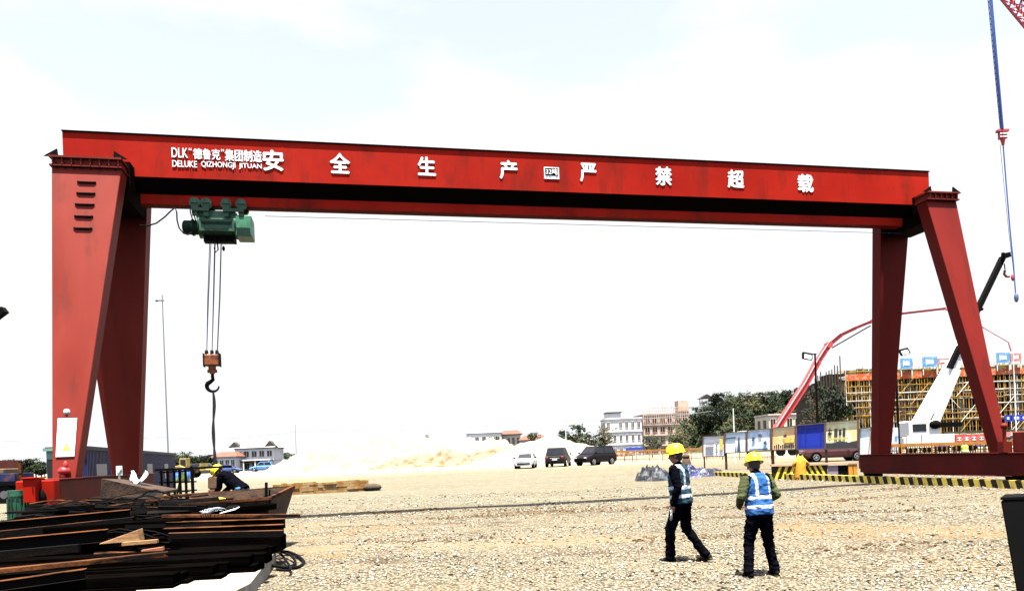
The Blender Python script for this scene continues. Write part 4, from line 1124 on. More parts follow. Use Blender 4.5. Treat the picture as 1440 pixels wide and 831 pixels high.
pts = [Vector((.02,0,-1.25))+ (at(x, y, YL)-p) for x, y in ((1411,205),(1414,240),(1419,300),(1424,350),(1427,392))]; pts[0] = Vector((.02,0,-1.2))
g = MB(); g.tube(pts, .05, 6); g.tube([q+Vector((-.25*(1-i/4),0,0)) for i, q in enumerate(pts)], .02, 5); g.build('pendant_line', blue, t)
g = MB(); g.ball(pts[-1]+Vector((.05,0,-.3)), (.17,.17,.4)); g.build('end_hook', mat('blue_grey_hook', (.08,.12,.2), .5), t)

# ------------------------------------------------------------------ floodlight poles and posts
def flood(px, ytop, Y, label, hd=1, base=None):
    p = at(px, ytop, Y); z0 = gz(p.x, Y); t = thing('floodlight_pole', (p.x, Y, z0), label, 'floodlight'); H = p.z-z0
    g = MB(); g.tube([(0,0,0),(0,0,H)], [.13,.08], 8); g.build('pole', M['black'], t)
    g = MB(); g.box(-.9 if hd > 0 else -.1, .12 if hd > 0 else .9, -.05, .05, H-.1, H); g.build('arm', M['black'], t)
    g = MB(); g.obox((-.75*hd, -.15, H-.22), (.85,.22,.6), (R(-25), R(12*hd), 0)); hd_ = g.build('lamp_head', M['black'], t)
    g = MB(); g.obox((-.75*hd, -.30, H-.29), (.6,.02,.42), (R(-25), R(12*hd), 0)); g.build('lamp_glass', mat('pale_lamp_glass', (.5,.6,.6), .3), hd_)
flood(1146, 497, 66, 'black floodlight pole standing in front of the dark netted tower', 1)
flood(1259, 492, 70, 'black floodlight on a pole half hidden behind the far right leg', -1)
def post(px, y0, y1, Y, r, m, label, name='post', arm=None):
    a = at(px, y0, Y); t = thing(name, (a.x, Y, gz(a.x, Y)), label, 'pole'); H = a.z-gz(a.x, Y)
    g = MB(); g.tube([(0,0,0),(0,0,H)], [r, r*.6], 8); g.build('shaft', m, t)
    if arm: g = MB(); g.box(-arm, arm*.3, -.05, .05, H-.5, H-.4); g.ball((-arm,0,H-.42),(.15,.1,.12),8,6); g.build('crossarm', m, t)
palep = mat('pale_grey_pole', (.16,.17,.19), .7, .1, 1)
post(228, 415, 0, 62, .07, palep, 'tall thin grey pole right of the left gantry legs', 'utility_pole', arm=.45)
post(1031, 574, 0, 60, .07, M['dirtywhite'], 'thin white pole before the wooded hill')
post(795, 594, 0, 94, .09, M['dirtywhite'], 'thin white pole on top of the pale sand mound')
post(415, 596, 0, 150, .07, palep, 'faint distant pole beside the left flank of the sand mound', 'utility_pole')
post(1424, 480, 0, 95, .09, M['dirtywhite'], 'thin pale mast rising above the scaffolding at far right')
# overhead line
g = MB()
for (xa, ya, xb, yb, Y) in ((-60,616,228,614,62),(228,614,420,606,62),(420,606,800,590,75),(800,590,1000,578,75)):
    A, B = at(xa, ya, Y), at(xb, yb, Y); pts = [A.lerp(B, i/8)-Vector((0,0,.35*math.sin(math.pi*i/8))) for i in range(9)]
    g.tube(pts, .018, 4)
o = g.build('overhead_wire', palep); tag(o, 'thin grey overhead wire sagging low across the white sky', 'wire')
# lamp just entering the left edge of the view
p = at(2, 440, 26); t = thing('yard_lamp', (p.x-1.2, 26, 0), 'dark lamp arm tip poking in at the left picture edge', 'lamp')
g = MB(); g.tube([(0,0,0),(0,0,p.z-.1),(.5,0,p.z-.05)], .06, 8); g.build('pole', M['black'], t)
g = MB(); g.obox((1.15,0,p.z-.02), (.45,.25,.22), (0,R(-35),0)); g.build('lamp_head', M['black'], t)

# ------------------------------------------------------------------ display boards beyond the yard
def bY(x): return 1/(.0212+.0030*(x-1020)/187)
def poster(name, c1, c2, c3, s=1.4):
    m = mat(name, c1, .7, scale=s, base2=c2, thr=(.42,.6), stretch=(1,1,.7)); return m
postm = mat('brown_steel_post', (.10,.06,.045), .7, .2, 3)
def board(x0, x1, t0, t1, b0, b1, m, label, marks=(), legs=True):
    Y0, Y1 = bY(x0), bY(x1); A, B = at(x0, b0, Y0), at(x1, b1, Y1); C_, D = at(x1, t1, Y1), at(x0, t0, Y0)
    t = thing('display_board', (A.x, A.y, gz(A.x, A.y)), label, 'display board')
    n = Vector((-(B-A).y, (B-A).x, 0)).normalized()*.05
    g = MB(); g.hexa([A, B, B+n, A+n, D, C_, C_+n, D+n]); pn = g.build('panel', m, t, world=True)
    g = MB(); e = n*.8
    for P, Q in ((A,B),(B,C_),(C_,D),(D,A)): g.bar(P-e, Q-e, .06, .06, up=(0,0,1))
    g.build('frame', postm, t, world=True)
    for P, Q in ((A, D), (B, C_)):
        g = MB(); q = P+n*2.2; g.box(q.x-.04, q.x+.04, q.y-.04, q.y+.04, gz(P.x,P.y), Q.z); g.build('post', postm, t, world=True)
    for nm, mm, sh in [(a_, b_, c_) for a_, b_, sh_ in marks for c_ in ([[x_] for x_ in sh_] if a_ == 'blotch_print' else [sh_])]:
        shapes = sh; g = MB()
        for sh in shapes:
            pts = []
            for u, v_ in sh: pts.append((A.lerp(B, u)).lerp(D.lerp(C_, u), v_)-e*1.2)
            k = len(pts); back = [p_+e*.4 for p_ in pts]
            g.add(pts+back, [tuple(range(k)), tuple(range(2*k-1,k-1,-1))]+[(i,(i+1)%k,(i+1)%k+k,i+k) for i in range(k)])
        g.build(nm, mm, pn, world=True)
def rc(a, b, c, d): return [(a,c),(b,c),(b,d),(a,d)]
ink = mat('dark_print', (.03,.03,.035), .7); inkb = mat('slate_blue_print', (.05,.08,.13), .7); yl = mat('yellow_print', (.6,.45,.08), .7); rd = mat('red_print', (.5,.06,.03), .7); gyp = mat('grey_print_lines', (.25,.25,.25), .8)
board(989, 1019, 614, 612.5, 642, 641, M['white'], 'white notice board with yellow strip left of the blue picture boards',
      [('print_lines', gyp, [rc(.12,.5,y,y+.03) for y in (.15,.25,.35,.45,.55,.65)]+[rc(.6,.68,y,y+.2) for y in (.2,.55)]), ('yellow_strip', yl, [rc(.78,.93,.3,.92)])])
board(1020, 1049.5, 609, 606.5, 637, 635, poster('pale_blue_print', (0.850,0.850,0.850), (0.510,0.750,0.800), 0), 'pale blue picture board with a dark tower silhouette',
      [('tower_print', inkb, [[(.58,.05),(.74,.05),(.68,.75),(.64,.75)], [(.48,.05),(.55,.05),(.53,.45)], rc(.05,.5,.72,.78)])])
board(1051, 1084, 605.5, 602.5, 634.5, 632.5, poster('cloudy_blue_print', (0.850,0.850,0.850), (0.420,0.600,0.800), 0, 2.2), 'cloudy blue and white picture board with dark blotches',
      [('blotch_print', inkb, [[(.2,.5),(.3,.48),(.34,.62),(.25,.7)], [(.5,.65),(.62,.68),(.6,.8),(.48,.78)], [(.7,.3),(.85,.25),(.82,.45),(.72,.42)], rc(.1,.9,.04,.1)])])
board(1086, 1119, 602, 599, 632.5, 631.5, poster('brown_scene_print', (0.850,0.454,0.194), (0.800,0.800,0.420), 0, 1.2), 'brown and yellow picture board with a row of dark figures',
      [('figure_print', ink, [rc(.08+.09*i, .13+.09*i, .06, .2+.03*(i % 3)) for i in range(10)]+[rc(.5,.62,.55,.66)]), ('yellow_print', yl, [rc(.52,.95,.3,.5)])])
board(1120.5, 1160, 598, 594.5, 632, 631, mat('deep_blue_panel', (.006,.022,.30), .6, .12, 1), 'plain deep blue board with a faint square frame',
      [('square_line', mat('blue_line', (.006,.015,.15), .6), [rc(.12,.14,.12,.88), rc(.86,.88,.12,.88), rc(.14,.86,.12,.14), rc(.14,.86,.86,.88), rc(.32,.335,.14,.86)])])
board(1161, 1207, 594, 590.5, 631.5, 630, poster('gold_print', (0.850,0.850,0.518), (0.660,0.540,0.270), 0, 1.5), 'gold coloured picture board with black lettering shapes and dark base',
      [('black_print', ink, [rc(.08,.2,.55,.62), rc(.08,.2,.66,.72), rc(.12,.15,.5,.78), rc(.28,.38,.45,.75), rc(.42,.5,.5,.72), rc(.54,.62,.45,.75), [(0,.02),(1,.02),(1,.28),(.7,.22),(.45,.3),(.2,.2),(0,.25)]]), ('gold_line', yl, [rc(.1,.7,.34,.4)])])
board(1209, 1226, 603, 600.5, 641, 640, poster('streaky_banner_print', (0.850,0.850,0.850), (0.450,0.800,0.800), 0, 3), 'narrow white and blue streaked banner beside the far right leg',
      [('streaks', mat('pale_orange_print', (.5,.25,.15), .7), [[(.7,.1),(.8,.1),(.95,.9),(.9,.9)]])])

# ------------------------------------------------------------------ chevron barrier by the rail end
YB = 32.4
A = at(1086, 676, YB+.6); B = at(1206, 676, YB-.6)
t = thing('chevron_barrier', (A.x, A.y, 0), 'low barrier with yellow and black chevrons in front of the display boards', 'barrier')
zt = at(1146, 651, YB).z; zb = .05
def bp_(u, z, off=0): 
    p = A.lerp(B, u); return Vector((p.x, p.y-off, z))
g = MB(); g.hexa([bp_(0,zb),bp_(.66,zb),bp_(.66,zb,-.06),bp_(0,zb,-.06),bp_(0,zt-.09),bp_(.66,zt-.09),bp_(.66,zt-.09,-.06),bp_(0,zt-.09,-.06)])
g.build('panel', M['yblack'], t, world=True)
g = MB(); hh = zt-.09-zb
def stripe(u0, du, lean):
    lo = [bp_(u0, zb, .006), bp_(u0+du, zb, .006)]; hi = [bp_(u0+lean, zt-.095, .006), bp_(u0+lean+du, zt-.095, .006)]
    pts = [lo[0], lo[1], hi[1], hi[0]]; back = [p_+Vector((0,.004,0)) for p_ in pts]
    g.add(pts+back, [(0,1,2,3),(7,6,5,4),(0,1,5,4),(1,2,6,5),(2,3,7,6),(3,0,4,7)])
for k in range(4): stripe(.02+.08*k, .035, .07)
for k in range(5): stripe(.33+.065*k+.05, .03, -.085)
g.build('chevron_stripes', M['yellow'], t, world=True)
g = MB(); g.hexa([bp_(-.01,zt-.085,.05),bp_(1.0,zt-.085,.05),bp_(1.0,zt-.085,-.1),bp_(-.01,zt-.085,-.1),bp_(-.01,zt,.05),bp_(1.0,zt,.05),bp_(1.0,zt,-.1),bp_(-.01,zt,-.1)])
g.build('top_rail', mat('pale_orange_rail', (.50,.33,.20), .7, .2, 2), t, world=True)
g = MB()
for u in (.90,.955): g.hexa([bp_(u,zb,.03),bp_(u+.045,zb,.03),bp_(u+.045,zb,-.05),bp_(u,zb,-.05),bp_(u,zt-.088,.03),bp_(u+.045,zt-.088,.03),bp_(u+.045,zt-.088,-.05),bp_(u,zt-.088,-.05)])
g.build('end_post', mat('orange_end_post', (.55,.22,.02), .6, .2, 3), t, world=True)
g = MB(); g.hexa([bp_(.67,zb),bp_(.78,zb),bp_(.78,zb,-.04),bp_(.67,zb,-.04),bp_(.67,zt-.12),bp_(.78,zt-.12),bp_(.78,zt-.12,-.04),bp_(.67,zt-.12,-.04)]); g.build('lilac_panel', mat('lilac_panel', (.26,.20,.24), .7, .1, 3), t, world=True)
g = MB(); g.hexa([bp_(.785,zb),bp_(.895,zb),bp_(.895,zb,-.04),bp_(.785,zb,-.04),bp_(.785,zt-.12),bp_(.895,zt-.12),bp_(.895,zt-.12,-.04),bp_(.785,zt-.12,-.04)]); g.build('black_panel', M['black'], t, world=True)
p = at(1126, 676, YB-.45); t = thing('traffic_marker', (p.x, p.y, 0), 'tall orange yellow plastic marker leaning on the middle of the chevron barrier', 'marker')
g = MB(); g.tube([(0,0,0),(0,0,.25),(0,0,.6),(.02,0,.88),(0,0,1.1),(0,0,1.18)], [.27,.26,.22,.22,.12,.06], 10)
g.tube([(-.02,0,1.02),(-.30,-.02,.70)], [.1,.07], 8); g.tube([(.04,0,1.02),(.36,-.02,.72)], [.1,.07], 8)
g.build('body', mat('orange_plastic', (.60,.27,.02), .5, scale=8, base2=(.5,.16,.01), thr=(.5,.7)), t, smooth=True)
g = MB(); g.ball((0,-.06,1.14), (.07,.06,.07)); g.build('cap', M['black'], t, smooth=True)

tree_px(1162, 640, 527, 88, 5, 'dark ragged tree growing against the netted scaffold tower', sx=.6)
tree_px(1146, 640, 552, 86, 6, 'thin brown leafless looking tree left of the netted scaffold tower', sx=.8)
# ------------------------------------------------------------------ fences
def fence(label, x0, x1, Ya, Yb, hgt, seg, mtop, mpale, gap=.18, name='guard_fence', grp=None, zoff=0):
    A = at(x0, 645, Ya); B = at(x1, 645, Yb); A.z = gz(A.x, A.y); B.z = gz(B.x, B.y)
    t = thing(name, tuple(A), label, 'fence'); L = (B-A).length; n = max(1, round(L/seg))
    for i in range(n):
        P, Q = A.lerp(B, i/n), A.lerp(B, (i+.97)/n); g = MB(); up = Vector((0,0,1))
        for z, m_, hh in ((hgt-.08,0,.22),(hgt*.62,1,.05),(hgt*.22,1,.08)): g.bar(P+up*z, Q+up*z, .05, hh, m_)
        k = int((Q-P).length/gap)
        for j in range(k+1): 
            c = P.lerp(Q, j/k); g.bar(c+up*.05, c+up*(hgt-.1), .035, .06, (j+i) % 2, up=(0,1,0))
        g.bar(P, P+up*(hgt+.05), .08, .08, 0, up=(0,1,0))
        g.build('fence_panel', [mtop, mpale], t, world=True)
orf = mat('orange_fence_paint', (.50,.22,.04), .6, .2, 2); paf = mat('pale_fence_paint', (.42,.36,.26), .7, .1, 2)
fence('orange and white guard fence running behind the notice board', 862, 1092, 86, 66, 1.25, 2.2, orf, paf)
fence('orange guard fence beneath the hoardings between the right gantry legs', 1228, 1460, 52, 44, 1.15, 2.0, orf, M['black'], .14)
def hoard(x0, x1, y0, y1, Y, m, label, marks=0, mm=None, name='hoarding', cat='hoarding'):
    A, B = at(x0, y1, Y), at(x1, y1, Y); zt = at((x0+x1)/2, y0, Y).z; zb = A.z
    t = thing(name, (A.x, Y, gz(A.x, Y)), label, cat); w = B.x-A.x; z0 = gz(A.x, Y)
    g = MB(); g.box(A.x, B.x, Y, Y+.06, zb, zt); pn = g.build('panel', m, t, world=True)
    for x in (A.x+.05, B.x-.05):
        g = MB(); g.box(x-.04, x+.04, Y+.063, Y+.14, z0, zt); g.build('support', postm, t, world=True)
    if marks:
        g = MB()
        for i in range(marks):
            xx = A.x+w*(i+.25)/marks; ww = w*.5/marks; h_ = zt-zb
            g.box(xx, xx+ww, Y-.02, Y-.002, zb+h_*.3, zb+h_*.42); g.box(xx, xx+ww, Y-.02, Y-.002, zb+h_*.6, zb+h_*.7); g.box(xx+ww*.4, xx+ww*.6, Y-.022, Y-.0025, zb+h_*.25, zb+h_*.75)
        g.build('lettering_marks', mm or M['white'], pn, world=True)
hoard(1276, 1296, 612, 630, 58, M['dirtywhite'], 'grey white hoarding panel below the truck crane winch')
hoard(1297, 1343, 610, 629, 58, M['dirtywhite'], 'wide off white hoarding panel under the white crane boom')
hoard(1344, 1396, 610.5, 623, 57, mat('red_banner', (.48,.06,.045), .7, scale=2, base2=(.40,.16,.12), thr=(.5,.7)), 'faded red banner with pale lettering between the right legs', 5, name='red_banner', cat='banner')
hoard(1397, 1460, 606.5, 615, 57, mat('pink_banner', (.50,.15,.13), .7, scale=2, base2=(.42,.25,.2), thr=(.5,.7)), 'pale red banner strip right of the near right leg', 6, name='red_banner', cat='banner')
blu = mat('blue_sign', (.01,.05,.42), .6, .1, 2)
hoard(1316, 1336, 623.5, 628.5, 49, blu, 'small blue sign on the orange fence below the white hoarding', 4, name='blue_sign', cat='sign')
hoard(1368, 1386, 622, 627.5, 47, blu, 'small blue sign on the orange fence below the red banner', 4, name='blue_sign', cat='sign')
hoard(1253, 1264, 601, 636, 56, mat('white_blue_board', (.50,.52,.54), .7, scale=1.6, base2=(.06,.20,.48), thr=(.55,.62)), 'narrow upright white and blue board right of the far right leg', name='upright_board', cat='sign')
p = at(1357, 640, 46); t = thing('yellow_barrel', (p.x, 46, gz(p.x, 46)), 'bright yellow green barrel in front of the orange fence between the right legs', 'barrel')
g = MB(); g.tube([(0,0,0),(0,0,.9)], .2, 14); g.tube([(0,0,.9),(0,0,1.0)], [.2,.1], 14); g.build('body', mat('lime_plastic', (.6,.62,.05), .5, .1, 2), t, smooth='auto')
g = MB(); g.tube([(0,0,.3),(0,0,.38)], .212, 14); g.tube([(0,0,.6),(0,0,.68)], .212, 14); g.build('band', M['white'], t, smooth='auto')
hoard(858, 890, 637, 642, 84, mat('orange_cloth_banner', (.50,.2,.05), .8, scale=3, base2=(.45,.36,.2), thr=(.45,.6)), 'low orange cloth banner right of the parked black cars', 5, rd, name='cloth_banner', cat='banner')
hoard(880, 905, 629, 633, 100, blu, 'thin blue hoarding strip below the white apartment block', name='blue_hoarding')

# ------------------------------------------------------------------ tarpaulin heaps
def heap(name, label, x0, x1, ytop, Y, m, dep=1.2, seed=1, cat='tarpaulin', rough=.35):
    A = at(x0, 671, Y); B = at(x1, 671, Y); zt = at((x0+x1)/2, ytop, Y).z; cx = (A.x+B.x)/2; rx = (B.x-A.x)/2; z0 = gz(cx, Y)
    H = zt-z0; n = 26; v = []; f = []
    for j in range(n+1):
        for i in range(n+1):
            u, w_ = -1+2*i/n, -1+2*j/n; d = max(abs(u)**2.4+abs(w_)**2.4, 0)
            k = max(0, 1-d)**.55; nn = noise.fractal(Vector((u*2.2+seed, w_*2.2, seed)), .7, 2.2, 4)
            nn2 = 1-abs(noise.noise(Vector((u*4+seed, w_*3, 2*seed))))*1.2
            v.append((u*rx, w_*dep, -.05+H*k*(.75+.4*nn*rough*2)*(.72+.28*nn2)))
    for j in range(n):
        for i in range(n): a = j*(n+1)+i; f.append((a, a+1, a+n+2, a+n+1))
    me = bpy.data.meshes.new(name); me.from_pydata(v, [], f); me.materials.append(m)
    o = bpy.data.objects.new(name, me); col.objects.link(o); o.location = (cx, Y, z0); tag(o, label, cat); return o
heap('tarpaulin', 'crumpled grey and black tarpaulin heap behind the left walking worker', 893, 945, 650, 39, mat('grey_black_sheet', (.006,.007,.010), .5, scale=2.5, base2=(.06,.07,.08), thr=(.54,.66)), seed=3, rough=.6)
heap('tarpaulin', 'dark blue tarpaulin heap right of the grey one behind the left worker', 938, 1022, 653, 40, mat('navy_sheet', (.006,.009,.055), .5, scale=2, base2=(.004,.004,.010), thr=(.48,.6)), seed=8, rough=.7)
p = at(966, 671, 40.5); t = thing('sack', (p.x, 40.5, 0), 'small brown bundle standing up out of the blue tarpaulin heap', 'bundle')
g = MB(); g.ball((0,0,.62), (.28,.25,.6), 10, 8); g.ball((0,0,1.18), (.2,.2,.16), 8, 6); g.build('cloth', mat('brown_sackcloth', (.07,.04,.025), .9, .4, 6), t, smooth=True)

# ------------------------------------------------------------------ vehicles
def car(label, loc, rz, paint, L=4.5, W=1.82, H=1.62, name='parked_car', plate=True, cat='car', hood=.27, tail=.96, white=False):
    t = thing(name, loc, label, cat, rz=rz); h = W/2; g = MB()
    x0, x1 = -L/2, L/2; zs = .28; belt = H*.60
    # lower body lofted along x with rounded plan
    st = [(x0, .86, .45, belt*.92), (x0+.12, .95, zs, belt*.98), (x0+L*.25, 1, zs, belt), (x0+L*.6, 1, zs, belt), (x1-L*hood, 1, zs, belt*.98), (x1-.45, .97, zs, belt*.84), (x1-.1, .88, .34, belt*.74), (x1, .78, .42, belt*.62)]
    sec = []
    for x, k, zl, zh in st:
        hw = h*k; sec.append([(x,-hw*.94,zl),(x,-hw,zl+.15),(x,-hw,zh-.18),(x,-hw*.93,zh),(x,hw*.93,zh),(x,hw,zh-.18),(x,hw,zl+.15),(x,hw*.94,zl)])
    V = [p for s in sec for p in s]; Fc = []
    for i in range(len(st)-1):
        for j in range(8): a = i*8+j; b = i*8+(j+1)%8; Fc.append((a, b, b+8, a+8))
    Fc.append(tuple(range(8))); Fc.append(tuple(range(len(V)-1, len(V)-9, -1))); g.add(V, Fc)
    # greenhouse
    gx0, gx1 = x0+.18, x1-L*hood-.05; r0, r1 = x0+.45, gx1-.75
    a = h*.90; b = h*.72
    g.hexa([(gx0,-a,belt-.03),(gx1,-a,belt-.03),(gx1,a,belt-.03),(gx0,a,belt-.03),(r0,-b,H),(r1,-b,H),(r1,b,H),(r0,b,H)])
    body = g.build('body', paint, t, bevel=.05)
    def lat(x, z, s, off=.012):
        k = (z-belt)/(H-belt); return (x, s*(a+(b-a)*k+off), z)
    zl, zh = belt+.06, H-.10
    def xr(z): k = (z-belt)/(H-belt); return gx0+(r0-gx0)*k, gx1+(r1-gx1)*k
    for s in (-1, 1):
        la_, lb_ = xr(zl), xr(zh); mid = (la_[0]+la_[1])/2
        for (u0, u1, w0, w1) in ((la_[0]+.18, mid-.04, lb_[0]+.18, mid-.04), (mid+.04, la_[1]-.14, mid+.04, lb_[1]-.10)):
            g = MB(); q = [lat(u0,zl,s),lat(u1,zl,s),lat(w1,zh,s),lat(w0,zh,s)]; q2 = [(p_[0], p_[1]-s*.03, p_[2]) for p_ in q]
            g.add(q+q2, [(0,1,2,3),(7,6,5,4),(0,1,5,4),(1,2,6,5),(2,3,7,6),(3,0,4,7)]); g.build('side_window', M['glass'], t)
    for nm, e, sg in (('rear_window', 0, -1), ('windscreen', 1, 1)):
        P, Q = xr(zl)[e]+sg*.012, xr(zh)[e]+sg*.012; y1_, y2_ = a*.86, b*.86
        q = [(P,-y1_,zl),(P,y1_,zl),(Q,y2_,zh),(Q,-y2_,zh)]; q2 = [(p_[0]-sg*.03, p_[1], p_[2]) for p_ in q]
        g = MB(); g.add(q+q2, [(0,1,2,3),(7,6,5,4),(0,1,5,4),(1,2,6,5),(2,3,7,6),(3,0,4,7)]); g.build(nm, M['glass'], t)
    for s in (-1, 1):
        g = MB(); g.box(x1-.16, x1-.03, s*h*.62-.16, s*h*.62+.16, belt*.60, belt*.72); g.build('headlight', M['dirtywhite'], t, bevel=.02)
        g = MB(); g.box(x0-.02, x0+.1, s*h*.74-.12, s*h*.74+.12, belt*.70, belt*.90); g.build('tail_light', mat('tail_light_red', (.2,.01,.01), .3), t, bevel=.02)
        g = MB(); g.box(gx1-.25, gx1-.1, s*(h+.10)-.08, s*(h+.10)+.08, belt+.02, belt+.17); g.build('wing_mirror', M['black'], t, bevel=.02)
        for x in (x0+.85, x1-.88):
            g = MB(); g.cyl((x, s*(h-.22), .34), (x, s*(h+.01), .34), .34, 22); wv = g.build('wheel', M['rubber'], t, smooth='auto')
            g = MB(); g.cyl((x, s*(h+.005), .34), (x, s*(h+.02), .34), .08, 10)
            for q in range(5): g.bar((x, s*(h+.014), .34), (x+.2*math.cos(q*1.257), s*(h+.014), .34+.2*math.sin(q*1.257)), .02, .05, up=(0,1,0))
            g.tube([(x+.21*math.cos(k*.524), s*(h+.012), .34+.21*math.sin(k*.524)) for k in range(13)], .018, 5, cap=False)
            g.build('rim', M['rim'], wv)
            g = MB(); g.cyl((x, s*(h*.8), .36), (x, s*(h+.004), .36), .40, 20); g.build('wheel_arch', M['black'], t, smooth='auto')
    g = MB(); g.box(x0-.02, x0+.05, -h*.8, h*.8, .34, .52); g.build('bumper', M['black'], t, bevel=.02)
    g = MB(); g.box(x1-.06, x1+.015, -h*.66, h*.66, .36, .50); g.build('bumper', M['black'], t, bevel=.02)
    if plate: g = MB(); g.box(x0-.035, x0-.02, -.24, .24, .62, .74); g.box(x0-.03, x0-.0, -.45, .45, .80, .84); g.build('number_plate', M['dirtywhite'], t)
    return t
def cg(px, Y): p = at(px, 640, Y); return (p.x, Y, gz(p.x, Y))
car('small white car facing the camera in front of the sand mound', cg(739, 70), R(-97), mat('white_car_paint', (.75,.75,.73), .3, .03, 1, spec=.5), L=4.2, W=1.78, H=1.46, hood=.28)
car('black sport utility car seen from behind, middle of the three parked by the sand mound', cg(785, 72), R(78), M['blackgloss'], L=4.7, W=1.95, H=1.78)
car('dark people carrier seen side on, rightmost car by the sand mound', cg(837, 72), R(222), mat('very_dark_purple_paint', (.005,.003,.004), .45, .2, 1, spec=.15), L=4.3, W=1.95, H=1.78, hood=.2)
car('dark maroon car parked behind the gold coloured display board', cg(1171, 57), R(-4), mat('dark_maroon_paint', (.05,.012,.012), .3, .2, 1, spec=.5), L=4.7, H=1.55)
car('dark grey van parked beside the yellow loader far left', cg(287, 108), R(10), mat('dark_grey_paint', (.03,.03,.035), .4, .2, 1), L=4.4, H=1.75, hood=.18, name='parked_van', cat='van')
car('small dark blue car in front of the white house porch', cg(322, 128), R(5), mat('blue_car_paint', (.03,.06,.18), .4, .2, 1), L=3.9, H=1.5)
car('light blue and white small car below the right end of the white house', cg(368, 140), R(185), mat('light_blue_paint', (.10,.22,.45), .4, .2, 1), L=4.4, H=1.8)
# ================================================================== left side: shed, truck, loader
# blue corrugated shed, long side running away from the camera
A = at(121, 663, 29.5); B = at(246, 662, 50); HZ = at(121, 627, 29.5).z
t = thing('site_shed', (A.x, A.y, 0), 'long blue corrugated metal shed beyond the left gantry legs', 'shed')
d = (B-A); d.z = 0; L = d.length; d.normalize(); nrm = Vector((d.y, -d.x, 0))
blue1 = mat('blue_sheet_metal', (.007,.012,.07), .6, scale=.6, base2=(.015,.018,.05), thr=(.4,.62), spec=.2, stretch=(1,1,.3))
g = MB(); n = int(L/.22)
for i in range(n):
    P = A + d*(i*L/n); Q = A + d*((i+.55)*L/n); z0 = 0
    for (S, E, off) in ((P, Q, .05), (Q, A+d*((i+1)*L/n), 0)):
        a = S+nrm*off; b = E+nrm*off; c = E-nrm*.2; e = S-nrm*.2
        g.hexa([Vector((q.x, q.y, z0)) for q in (a, b, c, e)]+[Vector((q.x, q.y, HZ-.15)) for q in (a, b, c, e)])
wl_ = g.build('wall', blue1, t, world=True)
g = MB(); bk = -nrm*1.3
def zv(q, z): return Vector((q.x, q.y, z))
g.hexa([zv(q, .05) for q in (A-nrm*.21, B-nrm*.21, B+bk, A+bk)]+[zv(q, HZ-.16) for q in (A-nrm*.21, B-nrm*.21, B+bk, A+bk)]); g.build('inner_wall', blue1, t, world=True)
g = MB(); o_ = nrm*.12
g.hexa([zv(q, HZ-.148) for q in (A+o_-d*.1, B+o_+d*.1, B+bk*1.05+d*.1, A+bk*1.05-d*.1)]+[zv(q, HZ) for q in (A+o_-d*.1, B+o_+d*.1, B+bk*1.05+d*.1, A+bk*1.05-d*.1)])
g.build('roof', mat('dark_blue_roof', (.010,.012,.03), .7, .2, 1), t, world=True)
for f0, f1 in ((.06,.14),(.32,.40),(.55,.62),(.8,.86)):
    g = MB(); P, Q = A+d*L*f0+nrm*.07, A+d*L*f1+nrm*.07; Pi, Qi = P-nrm*.1, Q-nrm*.1
    g.hexa([zv(q, 1.0) for q in (P, Q, Qi, Pi)]+[zv(q, 1.9) for q in (P, Q, Qi, Pi)]); g.build('window', mat('pale_blue_pane', (.03,.035,.08), .4, .3, 2), t, world=True)
# pale green cabin behind the near left leg
p = at(66, 678, 27); q = at(80, 678, 27); zt = at(66, 632, 27).z
t = thing('green_cabin', (p.x, 27, 0), 'narrow pale green cabin peeping out left of the near gantry leg', 'cabin')
pg = mat('pale_green_paint', (.13,.26,.21), .6, .15, 1.5)
g = MB(); g.box(p.x, q.x, 27, 28.2, .1, zt-.06); g.build('wall', pg, t, world=True, bevel=.02)
g = MB(); g.box(p.x-.06, q.x+.06, 26.92, 28.3, zt-.058, zt+.05); g.build('roof', pg, t, world=True)
g = MB(); g.box(p.x+.03, q.x-.1, 26.98, 26.997, 1.1, zt-.35); g.build('window', M['glass'], t, world=True)
# flatbed truck at the left edge
YT2 = 42
x1 = at(56, 690, YT2).x; x0 = x1-8.0
t = thing('flatbed_truck', (x1-4, YT2, 0), 'black flatbed truck with blue load partly out of view at the left edge', 'truck')
g = MB(); g.box(x0, x1, YT2-.45, YT2+.45, .75, 1.0); g.build('chassis', M['black'], t, world=True)
g = MB(); g.box(x0, x1-.2, YT2-1.25, YT2+1.25, 1.02, 1.22); dk = g.build('flatbed', M['black'], t, world=True)
for x in (x1-1.2, x1-2.6, x0+1.2):
    for y in (-1.2, .9):
        g = MB(); g.cyl((x, YT2+y, .52), (x, YT2+y+.3, .52), .52, 22); w_ = g.build('wheel', M['rubber'], t, world=True, smooth='auto')
        g = MB(); g.cyl((x, YT2+y-.01, .52), (x, YT2+y+.02, .52), .22, 14); g.build('rim', mat('dull_rim', (.08,.08,.08), .6), w_, world=True, smooth='auto')
g = MB(); g.box(x1-.35,x1-.22,YT2-1.2,YT2-1.05,1.22,2.3); g.build('stake', M['rust'], t, world=True)
g = MB(); g.box(x1-1.9, x1-1.75, YT2-1.2, YT2+1.2, 1.22, 2.4); g.build('headboard', mat('rust_red_post', (.20,.05,.03), .8), t, world=True)
p = at(22, 678, YT2); t = thing('blue_crate', (p.x, YT2, 1.22), 'blue and ochre crate load lying on the flatbed truck', 'crate')
g = MB(); g.box(-1.9, .55, -.9, .8, 0, .45); g.build('body', mat('blue_crate_paint', (.004,.012,.06), .7, scale=2, base2=(.10,.03,.015), thr=(.5,.65)), t, bevel=.02)
g = MB(); g.box(-1.7, -.2, -.7, .6, .452, .72); g.build('cover', mat('dusty_cover', (.14,.09,.05), .9, .3, 3), t, bevel=.03)
